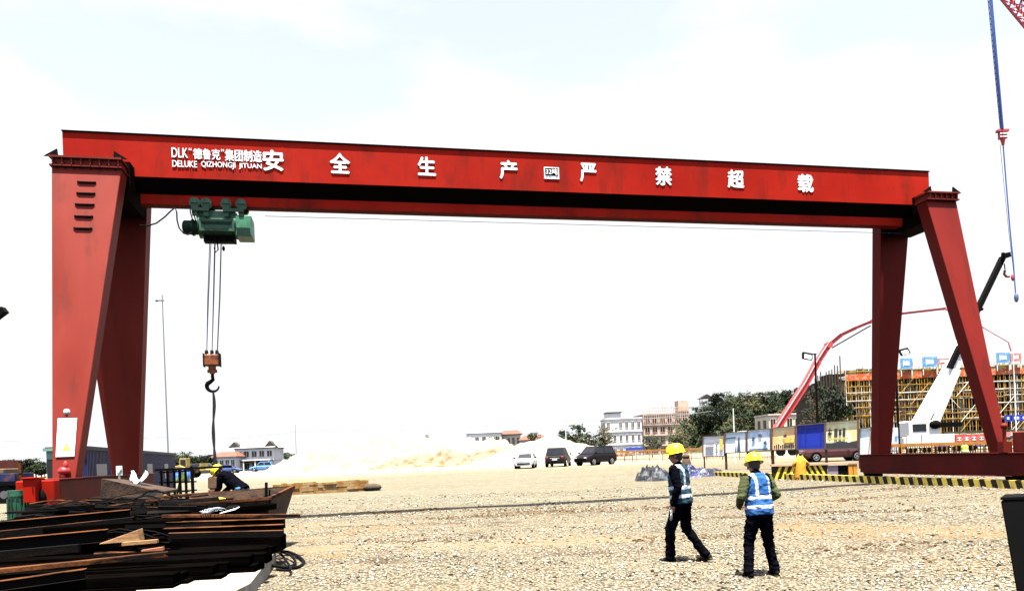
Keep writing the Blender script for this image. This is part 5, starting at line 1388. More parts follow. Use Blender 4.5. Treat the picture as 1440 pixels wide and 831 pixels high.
# yellow wheel loader
YW = 88
p = at(262, 664, YW); z0 = gz(p.x, YW)
t = thing('wheel_loader', (p.x, YW, z0), 'dusty yellow wheel loader beyond the right end of the blue shed', 'loader', scale=.8)
yw = mat('loader_yellow', (.34,.24,.05), .7, scale=2, base2=(.22,.16,.06), thr=(.45,.65))
g = MB(); g.prism([(-2.2,.8),(.4,.8),(.4,1.5),(-.6,1.9),(-2.2,1.7)], 'y', -.9, .9); g.box(.4, 1.6, -.5, .5, .7, 1.3); g.build('body', yw, t, bevel=.06)
g = MB(); g.prism([(-.7,1.9),(.4,1.5),(.35,2.9),(-.65,2.9)], 'y', -.65, .65); cb_ = g.build('cab', yw, t, bevel=.03)
g = MB(); g.prism([(-.55,2.0),(.25,1.75),(.22,2.7),(-.5,2.7)], 'y', -.67, -.652); g.build('window', M['glass'], cb_)
for s in (-1,1):
    g = MB(); g.bar((.8,s*.55,1.2),(2.6,s*.55,1.6),.15,.3); g.build('arm', yw, t)
    for x in (-1.4, 1.0):
        g = MB(); g.cyl((x, s*.75, .7), (x, s*1.2, .7), .7, 18); g.build('wheel', M['rubber'], t, smooth='auto')
g = MB(); g.prism([(2.5,1.0),(3.5,1.1),(3.3,1.3),(2.8,1.35),(2.75,2.1),(2.5,2.1)], 'y', -1.3, 1.3); g.build('bucket', yw, t)
def cloth_heap(name, label, px0, px1, ytop, Y, m, cat, seed=4):
    heap(name, label, px0, px1, ytop, Y, m, dep=1.0, seed=seed, cat=cat, rough=.5)
heap('blue_tarpaulin', 'bright blue tarpaulin spread in front of the yellow wheel loader', 247, 270, 654, 78, mat('bright_blue_sheet', (.015,.07,.40), .5, .3, 2), seed=21)
heap('bush', 'green weeds at the end of the blue shed', 252, 262, 660, 68, mat('weed_green', (.05,.09,.02), .9, .5, 3, bump=.6), seed=31, cat='weeds', rough=.7)

# low ochre timber stack in the middle distance
Yc = 38; A = at(384, 693, Yc); B = at(519, 689, Yc+1.5); zt = at(450, 678, Yc).z
t = thing('board_stack', (A.x, A.y, 0), 'long low stack of ochre boards lying on the yard right of the scrap pile', 'board stack')
och = mat('ochre_boards', (.26,.125,.030), .85, scale=1.6, base2=(.34,.23,.10), thr=(.42,.62), bump=.4, stretch=(2.5,2.5,.3))
d = (B-A); L = Vector((d.x, d.y, 0)).length; d = Vector((d.x, d.y, 0)).normalized(); nn = Vector((-d.y, d.x, 0))
for k in range(4):
    g = MB(); x = 0
    while x < L:
        ln = min(rnd.uniform(.25,.7), L-x); z0 = .02+k*zt/4; dz = zt/4-.012; o1 = rnd.uniform(-.05,.05); o2 = 1.2+rnd.uniform(-.1,.1)
        P = A+d*x; Q = A+d*(x+ln-.01); hgt = dz+(rnd.uniform(-.03,.05) if k == 3 else 0)
        g.hexa([zv(q, z0) for q in (P+nn*o1, Q+nn*o1, Q+nn*o2, P+nn*o2)]+[zv(q, z0+hgt) for q in (P+nn*o1, Q+nn*o1, Q+nn*o2, P+nn*o2)]); x += ln
    g.build('layer', och, t, world=True)
g = MB(); P = B+nn*.6; g.ball((P.x+.35, P.y-.5, .2), (.5,.5,.22), 12, 6); g.build('dry_earth', mat('dark_earth', (.05,.035,.02), .95, .3, 3, bump=.6), t, world=True, smooth=True)

# ================================================================== the scrap and timber pile, front left
# pale concrete slab under the pile
Z_S = .22
slab = thing('concrete_slab', (-5, 9.5, 0), 'pale worn concrete slab lying under the right end of the dark pile', 'slab')
def gp(px, py, z=0.0):     # point at height z seen at this pixel (ground-plane hit)
    a, b = ab(px, py); Y = (z-CAM_H)*F/b; return Vector((a*Y/F, Y, z))
c = [gp(215, 842, Z_S), gp(362, 806, Z_S), gp(392, 772, Z_S), gp(300, 776, Z_S)]
c = [gp(190, 900, Z_S), gp(352, 818, Z_S), gp(388, 773, Z_S), gp(190, 780, Z_S)]
g = MB(); g.hexa([zv(q, -.02) for q in c]+[zv(q, Z_S) for q in c]); g.build('slab', mat('pale_slab_concrete', (.26,.23,.18), .85, scale=3, base2=(.17,.14,.10), thr=(.45,.65), bump=.2), slab, world=True, bevel=.015)

def ibeam(mb, L, h=.20, w=.12, t=.012, mi=0):
    mb.box(-L/2, L/2, -w/2, w/2, 0, t, mi); mb.box(-L/2, L/2, -w/2, w/2, h-t, h, 1); mb.box(-L/2, L/2, -t/2, t/2, t+.001, h-t-.001, mi)  # rust colour on the top flange paints in its sunlit edge; sides stay dark
def channel(mb, L, h=.16, w=.08, t=.01):
    mb.box(-L/2, L/2, -t, 0, 0, h); mb.box(-L/2, L/2, .0005, w, 0, t); mb.box(-L/2, L/2, .0005, w, h-t, h, 1)  # top flange in rust colour, standing in for light along the edge
def plank(mb, L, h=.08, w=.22):
    mb.box(-L/2, L/2, -w/2, w/2, 0, h)
def tubebar(mb, L, h=.1, w=.1): mb.box(-L/2, L/2, -w/2, w/2, 0, h)
KINDS = {'steel_beam': (ibeam, 'steel beam'), 'steel_channel': (channel, 'steel channel'), 'timber_plank': (plank, 'plank'), 'steel_tube': (tubebar, 'steel tube')}
def member(kind, px0, py0, px1, py1, Y0, Y1, h, w, m, label, roll=0, drop=True):
    """a long member whose top front edge runs through two pixels at two depths"""
    A, B = at(px0, py0, Y0), at(px1, py1, Y1); d = B-A; L = d.length; mid = (A+B)/2
    fn, cat = KINDS[kind]; g = MB(); fn(g, L, h, w)
    o = g.build(kind, [M['rustdark'] if (m is M['rust'] and kind == 'steel_beam') else m, M['rust']], None, bevel=.004); yaw = math.atan2(d.y, d.x); pit = -math.asin(d.z/L)
    o.rotation_euler = (R(roll), pit, yaw); o.location = mid - Vector((0,0,h)) + Vector((-math.sin(yaw), math.cos(yaw), 0))*(w/2)
    tag(o, label, cat, 'long steel and timber members of the front pile'); return o
rs, rd_, dw, wd_ = M['rust'], M['rustdark'], M['darkwood'], M['wood']
# left front stack (listed from the top of the stack down); each px row as in the photo
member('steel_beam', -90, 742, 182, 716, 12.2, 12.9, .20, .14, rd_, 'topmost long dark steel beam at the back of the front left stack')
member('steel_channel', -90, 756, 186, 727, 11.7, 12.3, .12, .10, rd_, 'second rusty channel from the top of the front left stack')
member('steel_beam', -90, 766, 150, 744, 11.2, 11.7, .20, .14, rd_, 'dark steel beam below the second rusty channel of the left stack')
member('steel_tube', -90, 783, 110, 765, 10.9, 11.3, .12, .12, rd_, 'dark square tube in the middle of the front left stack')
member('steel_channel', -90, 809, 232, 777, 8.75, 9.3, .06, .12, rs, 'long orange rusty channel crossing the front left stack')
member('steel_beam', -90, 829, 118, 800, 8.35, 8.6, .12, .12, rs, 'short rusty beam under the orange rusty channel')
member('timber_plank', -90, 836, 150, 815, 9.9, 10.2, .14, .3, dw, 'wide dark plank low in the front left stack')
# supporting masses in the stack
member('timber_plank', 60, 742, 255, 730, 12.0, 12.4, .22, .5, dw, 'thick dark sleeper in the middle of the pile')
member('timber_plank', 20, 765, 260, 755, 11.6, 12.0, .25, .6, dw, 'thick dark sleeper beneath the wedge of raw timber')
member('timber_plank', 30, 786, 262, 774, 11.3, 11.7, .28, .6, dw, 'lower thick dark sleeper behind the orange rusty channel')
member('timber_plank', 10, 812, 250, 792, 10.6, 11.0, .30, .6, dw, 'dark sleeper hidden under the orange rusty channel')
# right stack
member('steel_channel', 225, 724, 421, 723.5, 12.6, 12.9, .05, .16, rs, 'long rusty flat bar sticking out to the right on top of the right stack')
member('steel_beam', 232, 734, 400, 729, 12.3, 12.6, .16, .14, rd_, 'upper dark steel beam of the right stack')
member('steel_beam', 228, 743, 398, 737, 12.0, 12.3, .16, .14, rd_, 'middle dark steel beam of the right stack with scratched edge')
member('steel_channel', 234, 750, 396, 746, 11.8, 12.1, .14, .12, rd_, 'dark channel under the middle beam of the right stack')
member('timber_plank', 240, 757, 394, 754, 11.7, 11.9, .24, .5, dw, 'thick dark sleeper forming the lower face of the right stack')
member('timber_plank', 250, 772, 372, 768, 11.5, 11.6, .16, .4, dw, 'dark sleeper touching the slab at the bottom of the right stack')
# lowest foreground members
member('steel_tube', 90, 808, 372, 783, 10.7, 11.1, .04, .06, mat('scratched_steel', (.10,.07,.05), .6, .4, 6), 'thin scratched steel bar lying along the bottom front of the pile')
member('steel_tube', 215, 797, 345, 785, 10.8, 11.0, .035, .05, mat('bare_steel', (.14,.11,.08), .5, .4, 6), 'short bright steel bar on the bottom front of the pile')
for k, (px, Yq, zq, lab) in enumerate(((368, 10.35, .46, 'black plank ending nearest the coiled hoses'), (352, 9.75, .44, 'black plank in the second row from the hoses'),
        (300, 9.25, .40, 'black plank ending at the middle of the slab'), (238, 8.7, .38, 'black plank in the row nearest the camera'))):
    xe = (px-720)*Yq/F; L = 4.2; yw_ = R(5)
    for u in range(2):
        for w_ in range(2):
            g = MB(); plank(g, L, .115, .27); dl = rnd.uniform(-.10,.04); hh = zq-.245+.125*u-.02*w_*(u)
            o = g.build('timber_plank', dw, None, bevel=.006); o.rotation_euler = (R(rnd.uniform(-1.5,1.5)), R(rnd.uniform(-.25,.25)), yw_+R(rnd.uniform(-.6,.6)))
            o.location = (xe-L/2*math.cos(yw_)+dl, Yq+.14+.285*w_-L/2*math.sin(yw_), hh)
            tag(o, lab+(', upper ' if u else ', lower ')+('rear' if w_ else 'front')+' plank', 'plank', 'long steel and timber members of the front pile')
member('steel_tube', 255, 782, 380, 772, 11.2, 11.5, .05, .07, M['concrete'], 'pale dusty bar beside the curled cables at the pile foot')
# wedge of raw timber
p = at(146, 762, 11.5)
t = thing('timber_wedge', tuple(at(172, 757, 11.5)), 'split wedge of raw orange timber catching the sun on the pile', 'timber offcut', rz=R(4))
g = MB(); g.add([(-.30,-.10,-.06),(.29,-.10,-.04),(.29,.10,-.04),(-.27,.10,-.06),(-.28,-.09,-.045),(.27,-.09,.13),(.27,.09,.14),(-.26,.09,-.04)], [(3,2,1,0),(4,5,6,7),(0,1,5,4),(1,2,6,5),(2,3,7,6),(3,0,4,7)])
g.build('block', M['wood'], t, bevel=.004)
g = MB(); g.obox((.33,-.16,-.055), (.5,.09,.05), (0,R(-2),R(5))); g.build('splinter', M['wood'], t)
t = thing('timber_offcut', tuple(at(215, 773, 11.3)), 'small reddish timber offcut beside the dark gap of the pile', 'timber offcut', rz=R(10))
g = MB(); g.obox((0,0,0), (.30,.10,.05), (0,R(-6),0)); g.build('block', mat('reddish_timber', (.24,.09,.04), .8, .3, 6), t)
# rubble mass filling the pile's core (one heap of scrap, uncountable)
def scrapmass(name, label, x0, x1, y0, y1, zt, n, m, seed):
    r = random.Random(seed); g = MB()
    for i in range(n):
        x = r.uniform(x0, x1); y = r.uniform(y0, y1); z = r.uniform(0, zt(x, y)); s = r.choice((.3,.6,1.0,1.5))
        g.obox((x, y, z), (s, r.uniform(.03,.12), r.uniform(.02,.075)), (R(r.uniform(-20,20)), R(r.uniform(-7,7)), R(r.uniform(-16,22))), 1 if r.random() < .09 else 0)
    for i in range(n//9):
        x = r.uniform(x0, x1-.3); y = r.uniform(y0, y1); z = zt(x, y)*r.uniform(.75,1.12); a = R(r.uniform(-35,45)); L = r.uniform(.4,1.5); b = r.uniform(-.05,.12)
        P = [Vector((x+math.cos(a)*L*(k/4-.5), y+math.sin(a)*L*(k/4-.5), z+b*math.sin(k*.8)+r.uniform(-.02,.02))) for k in range(5)]
        g.tube(P, r.choice((.007,.010,.016)), 5, 1 if r.random() < .25 else 0)
    o = g.build(name, m); tag(o, label, 'scrap', kind='stuff'); return o
def zt1(x, y): return .5 if y < 13.1 and x < -5.6 else .42 if x < -8.6+(14-y)*.2 else max(.1, min(.98, 1.0-.35*max(0, -y+12.2)-.25*max(0, x+4.4)*3))
scrapmass('scrap_metal', 'tangled dark scrap metal filling the core of the pile', -10.5, -5.4, 11.8, 14.6, zt1, 1100, [rd_, rs], 5)
scrapmass('scrap_metal', 'loose dark steel offcuts around the curled cables at the pile foot', -6.2, -5.0, 12.6, 13.6, lambda x, y: .45, 150, [rd_, rs], 6)
# thick black curled cables at the right foot
for k, (pts, r_, lab) in enumerate((
    (((300,770),(345,765),(385,764),(412,772),(426,785),(420,793),(400,796),(370,795),(330,790)), .028, 'thick black hose looping widest out onto the gravel at the pile foot'),
    (((290,780),(340,775),(380,771),(405,779),(415,789),(396,793),(350,790)), .022, 'black hose coiled inside the widest loop at the pile foot'),
    (((310,792),(350,782),(378,769),(392,777),(402,785),(408,797),(385,799)), .020, 'thin black hose crossing over the coiled hoses at the pile foot'))):
    P = [gp(x, y, .06+.03*k) for x, y in pts]; P = [Vector((q.x, min(q.y, 13.2), .06+.03*k+.04*math.sin(i))) for i, q in enumerate(P)]
    # smooth
    Q = []
    for i in range(len(P)-1):
        for j in range(5):
            t_ = j/5; a = P[max(i-1,0)]; b = P[i]; c_ = P[i+1]; d_ = P[min(i+2,len(P)-1)]
            Q.append(.5*((2*b)+(c_-a)*t_+(2*a-5*b+4*c_-d_)*t_*t_+(3*b-a-3*c_+d_)*t_**3))
    g = MB(); g.tube(Q, r_, 8); o = g.build('hose', M['cable'], smooth=True); tag(o, lab, 'hose')

# --- things on and behind the pile
# bent rusty plate left
t = thing('rusty_hopper', tuple(at(185, 700, 14.6)), 'open rusty steel hopper tipped over beside the left gantry carriage', 'hopper', rz=R(12))
br_ = mat('brown_rust_plate', (.040,.019,.008), .9, scale=4, base2=(.005,.003,.002), thr=(.42,.62), bump=.4)
g = MB()
g.add([(-.56,0,.02),(.62,-.1,-.10),(.55,-.05,.10),(-.52,0,.40),(-.56,.03,.02),(.62,-.07,-.10),(.55,-.02,.10),(-.52,.03,.40)], [(0,1,2,3),(7,6,5,4),(0,1,5,4),(1,2,6,5),(2,3,7,6),(3,0,4,7)])
g.add([(-.52,0,.40),(.55,-.05,.10),(.7,.7,.12),(-.35,.8,.36),(-.52,0,.37),(.55,-.05,.07),(.7,.7,.09),(-.35,.8,.33)], [(0,1,2,3),(7,6,5,4),(0,1,5,4),(1,2,6,5),(2,3,7,6),(3,0,4,7)])
g.build('bent_plate', br_, t)
g = MB(); g.obox((-.1,.3,-.25), (1.3,.9,.5), (0,R(4),0)); g.build('bin', M['rustdark'], t)
t = thing('white_bag', tuple(at(196, 679, 14.9)), 'torn white plastic bag caught on top of the rusty hopper', 'bag')
g = MB()
rb = random.Random(2); n = 9; gr = []
for j in range(n):
    for i in range(n):
        u, v_ = i/(n-1), j/(n-1); x = -.17+.36*u*(1-.45*(1-v_)); z = -.08+.28*v_; z += .06*math.sin(u*9+1)*(v_)-.10*math.exp(-((u-.5)/.18)**2)*v_
        gr.append((x, .05*math.sin(u*11)*.6+.04*math.cos(v_*7), z))
g.add(gr, [(j*n+i, j*n+i+1, (j+1)*n+i+1, (j+1)*n+i) for j in range(n-1) for i in range(n-1)])
o_ = g.build('bag', mat('white_plastic', (.6,.6,.6), .5, .05, 3), t, smooth=True); sm = o_.modifiers.new('s', 'SOLIDIFY'); sm.thickness = .004
p = at(163, 655, 16); q = at(172, 668, 16)
t = thing('small_placard', (p.x, 16, q.z), 'small pale placard with one green tick fixed by the far left leg', 'placard')
g = MB(); g.box(0, q.x-p.x, 0, .02, 0, p.z-q.z); g.box(.03,.06,.021,.05,-.8,.1); g.build('board', M['dirtywhite'], t)
g = MB(); g.bar((.03,-.01,.05),(.06,-.01,.03),.01,.02); g.bar((.06,-.01,.03),(.12,-.01,.13),.01,.02); g.build('mark', mat('dark_green_mark', (.02,.12,.04), .8), t)
# rebar cage
p = at(228, 694, 16); q = at(262, 694, 16); zt = at(240, 660, 16).z; zb = .55
t = thing('rebar_cage', (p.x, 16, .3), 'dark steel reinforcement cage standing behind the pile left of the tall prop', 'rebar cage')
w = q.x-p.x; H = zt-.3
for y in (0, .35):
    for k in range(5):
        g = MB(); x = w*k/4; g.tube([(x, y, 0), (x+rnd.uniform(-.02,.02), y, H+rnd.uniform(-.03,.04))], .022, 6); g.build('upright_bar', M['rustdark'], t)
    for k in range(6):
        g = MB(); z = .15+k*(H-.2)/5; g.tube([(-.05, y, z), (w+.08, y, z+rnd.uniform(-.02,.02))], .018, 6); g.build('cross_bar', M['rustdark'], t)
g = MB(); g.bar((-.1,-.05,H),(w+1.0,-.05,H+.02),.05,.05); g.build('top_bar', M['rustdark'], t)
def prop(px0, py0, px1, py1, Y, r, label, name='steel_prop', m=None):
    a, b = at(px0, py0, Y), at(px1, py1, Y); g = MB(); g.tube([a, b], r, 8); o = g.build(name, m or M['rustdark']); tag(o, label, 'prop'); return o
prop(269, 655, 271, 694, 16.2, .030, 'tall dark steel prop right of the reinforcement cage')
prop(253, 676, 249, 696, 16.0, .022, 'short dark leaning prop at the right foot of the reinforcement cage')
prop(374.5, 678, 374, 716, 14.0, .028, 'dark vertical stake at the right end of the rusty skip')
prop(379, 688, 379, 713, 14.2, .018, 'thin vertical stake just right of the dark stake on the skip')
# stack of small ribbed blocks by the sling
p = at(301, 690, 17.5); t = thing('block_stack', (p.x, 17.5, .25), 'short column of brown ribbed blocks under the hanging sling', 'block stack')
zt = at(301, 669, 17.5).z-.25
for k in range(4):
    g = MB(); z = k*zt/4; g.box(-.10,.10,-.1,.1,z,z+zt/4-.03); g.box(-.075,.075,-.08,.08,z+zt/4-.03,z+zt/4); g.build('block', mat('ribbed_block_brown', (.10,.055,.03), .85, .4, 9) if k == 0 else bpy.data.materials['ribbed_block_brown'], t, bevel=.008)
# rusty skip (boat shaped container)
Yk = 13.6
A, B = at(228, 722, Yk), at(382, 718, Yk); zt = at(300, 703, Yk).z; L = B.x-A.x
t = thing('rusty_skip', (A.x, Yk, 0), 'open rusty brown skip with raised right rim behind the dark beams', 'skip', rz=R(2))
g = MB(); zb = A.z-.35; zr = at(380, 687, Yk+.8).z; T = .03
def plate(a, b, c, d_):
    a, b, c, d_ = map(Vector, (a, b, c, d_)); n_ = (b-a).cross(d_-a).normalized()*T
    g.add([a, b, c, d_, a+n_, b+n_, c+n_, d_+n_], [(0,1,2,3),(7,6,5,4),(0,1,5,4),(1,2,6,5),(2,3,7,6),(3,0,4,7)])
plate((0,0,zb),(L*.9,0,zb),(L,-.15,zt),(0,-.1,zt-.08)); plate((0,1.3,zb),(L*.9,1.3,zb),(L,1.5,zr),(0,1.4,zt+.05)); plate((L*.9,0,zb),(L*.9,1.3,zb),(L,1.5,zr),(L,-.15,zt)); plate((0,0,zb),(L*.9,0,zb),(L*.9,1.3,zb),(0,1.3,zb))
sk = g.build('shell', br_, t)
g = MB(); g.bar((0,-.13,zt-.08),(L,-.17,zt+.0),.06,.05); g.bar((L,-.17,zt),(L+.01,1.5,zr),.06,.05); g.bar((0,1.42,zt+.05),(L,1.52,zr),.06,.05); g.build('rim', M['rust'], sk)
g = MB(); g.box(.1, L*.85, .1, 1.2, zb+.04, zt-.2); g.build('fill', mat('dark_skip_fill', (.02,.015,.012), .95, .5, 5, bump=.8), t)
# low dark plates in front of the skip
member('timber_plank', 290, 716, 388, 708, 13.0, 13.3, .10, .35, dw, 'dark flat slab lying in front of the rusty skip')
member('steel_tube', 218, 697, 318, 690, 14.6, 15.4, .05, .06, rs, 'rusty bar lying along the rear rim of the skip')
member('steel_tube', 205, 703, 300, 699, 14.2, 14.6, .05, .06, rs, 'second rusty bar in front of the bar on the skip rim')
member('steel_tube', 180, 710, 290, 706, 13.8, 14.0, .05, .07, rd_, 'dark bar lying behind the topmost beams of the pile')
t = thing('plastic_sheet', tuple(at(318, 719, 12.9)), 'small white plastic sheet lying on the dark slab before the skip', 'plastic sheet')
g = MB(); g.add([(-.12,0,-.03),(.16,-.05,.03),(.20,.1,.07),(-.05,.15,.02)], [(0,1,2,3)]); o_ = g.build('sheet', M['white'], t); sm = o_.modifiers.new('s', 'SOLIDIFY'); sm.thickness = .006
t = thing('wire_coil', tuple(at(298, 722, 12.8)), 'small grey coil of wire beside the white plastic sheet', 'wire coil')
for k in range(5):
    g = MB(); g.tube([(.10*math.cos(a_)*(1+.1*k)+.05*k-.1, .08*math.sin(a_), .03+.012*k+.02*math.sin(a_*2+k)) for a_ in [j*.45 for j in range(15)]], .008, 5); g.build('loop', mat('galvanised_wire', (.22,.24,.27), .4, .2, 9) if k == 0 else bpy.data.materials['galvanised_wire'], t, smooth=True)
# hand tool
t = thing('cutting_tool', tuple(at(309, 703, 15.0)), 'small yellow hand tool beside the bending worker', 'tool')
g = MB(); g.tube([(-.1,0,0),(.0,0,.03),(.12,0,.0)], .035, 8); g.cyl((-.08,-.02,0),(-.08,.02,0),.055,12); g.build('body', M['yellow'], t, smooth='auto')
# black cabinet at the right front corner
A = at(1407, 703, 5.6); B = at(1423, 831, 5.6)
t = thing('black_cabinet', (A.x+.5, 5.6, 0), 'plain black steel cabinet cut off by the bottom right corner', 'cabinet')
g = MB(); w0 = A.x; zt = A.z
g.hexa([(w0+.09,5.5,0),(w0+.75,5.5,0),(w0+.75,5.85,0),(w0+.33,5.85,0),(w0,5.6,zt),(w0+.8,5.6,zt),(w0+.8,5.9,zt),(w0+.24,5.9,zt)]); cbn = g.build('body', M['black'], t, world=True, bevel=.01)
g = MB(); g.hexa([(w0-.004,5.595,zt+.002),(w0+.81,5.595,zt+.002),(w0+.81,5.91,zt+.002),(w0+.24,5.91,zt+.002),(w0-.004,5.595,zt+.02),(w0+.81,5.595,zt+.02),(w0+.81,5.91,zt+.02),(w0+.24,5.91,zt+.02)]); g.build('lid', M['black'], t, world=True)
g = MB(); g.bar((w0+.35,5.50,zt*.6),(w0+.5,5.50,zt*.6),.02,.03); g.build('handle', M['rim'], cbn, world=True)
# ================================================================== people
def remesh(mb, name, mats, vox, smooth=2, parent=None, colorfn=None, wr=0.0):
    o = mb.build(name+'_src', mats[0]); md = o.modifiers.new('r', 'REMESH'); md.mode = 'VOXEL'; md.voxel_size = vox
    ms = o.modifiers.new('s', 'SMOOTH'); ms.factor = .5; ms.iterations = smooth
    dg = bpy.context.evaluated_depsgraph_get(); dg.update(); me = bpy.data.meshes.new_from_object(o.evaluated_get(dg))
    old = o.data; bpy.data.objects.remove(o); bpy.data.meshes.remove(old)
    me.name = name; me.materials.clear()
    for m in mats: me.materials.append(m)
    me.polygons.foreach_set('use_smooth', [True]*len(me.polygons))
    if wr:      # cloth creases
        nrm_ = [v.normal.copy() for v in me.vertices]; cos_ = []
        for v, nn_ in zip(me.vertices, nrm_):
            c = v.co.copy(); k = noise.noise(Vector((c.x*9+3, c.y*9, c.z*16))) + .6*noise.noise(Vector((c.x*20, c.y*20+5, c.z*34)))
            r_ = 1-abs(noise.noise(Vector((c.x*7, c.y*7, c.z*13+9))))*3
            cos_ += list(c + nn_*wr*(k+.5*max(0, r_)))
    if wr: me.vertices.foreach_set('co', cos_); me.update()
    if colorfn:
        me.polygons.foreach_set('material_index', [colorfn(p.center, p.normal) for p in me.polygons])
    ob = bpy.data.objects.new(name, me); col.objects.link(ob); ob.parent = parent; return ob
def limb(mb, pts, rs, n=14):
    for i, (p, r) in enumerate(zip(pts, rs)): mb.ball(p, r, n, 8)
    for i in range(len(pts)-1): mb.tube([pts[i], pts[i+1]], [rs[i], rs[i+1]], n)
def torso(mb, Mt, levels, grow=0.0, n=20):
    """levels: (z, rx, ry, yoff) in torso space"""
    V = []
    for z, rx, ry, yo in levels:
        for j in range(n):
            t = 2*math.pi*j/n; c, s = math.cos(t), math.sin(t)
            k = (abs(c)**2.6+abs(s)**2.6)**(-1/2.6)
            V.append(Mt @ Vector(((rx+grow)*c*k, yo+(ry+grow)*s*k, z)))
    Fc = []
    for i in range(len(levels)-1):
        for j in range(n): a = i*n+j; b = i*n+(j+1)%n; Fc.append((a, b, b+n, a+n))
    Fc.append(tuple(reversed(range(n)))); Fc.append(tuple(range(len(V)-n, len(V)))); mb.add(V, Fc)
TL = [(-.06,.150,.105,0),(.04,.165,.115,.0),(.16,.150,.105,.005),(.28,.165,.110,.005),(.40,.185,.118,0),(.47,.170,.100,-.005),(.52,.09,.07,-.005)]
def hand(mb, wrist, direction, palmn, L=.18, side=1, curl=.5):
    """five-fingered hand: palm, fingers in two bends and a thumb leaving the side of the palm"""
    d = Vector(direction).normalized(); n = Vector(palmn); n = (n-d*n.dot(d)).normalized(); s = d.cross(n)*side
    W_ = Vector(wrist); M3 = Matrix((s, d, n)).transposed()
    mb.ball(W_+d*.045, (.040,.055,.018), 12, 8, M=M3); mb.ball(W_, (.028,.03,.022), 10, 6, M=M3)
    for k, (off, ln) in enumerate(((-.030,.070),(-.010,.080),(.010,.076),(.028,.060))):
        b = W_+d*.085+s*off; a1 = curl*.6; a2 = curl*1.5
        p1 = b+(d*math.cos(a1)+n*math.sin(a1))*ln*.45; p2 = p1+(d*math.cos(a2)+n*math.sin(a2))*ln*.32; p3 = p2+(d*math.cos(a2*1.4)+n*math.sin(a2*1.4))*ln*.25
        limb(mb, [b-d*.02, b, p1, p2, p3], [.010,.010,.0090,.0085,.0075], 8)
    b = W_+d*.025-s*.034; p1 = b+(d*.6-s*.65+n*.3).normalized()*.038; p2 = p1+(d*.85-s*.2+n*.4).normalized()*.032
    limb(mb, [b, p1, p2], [.013,.011,.009], 8)
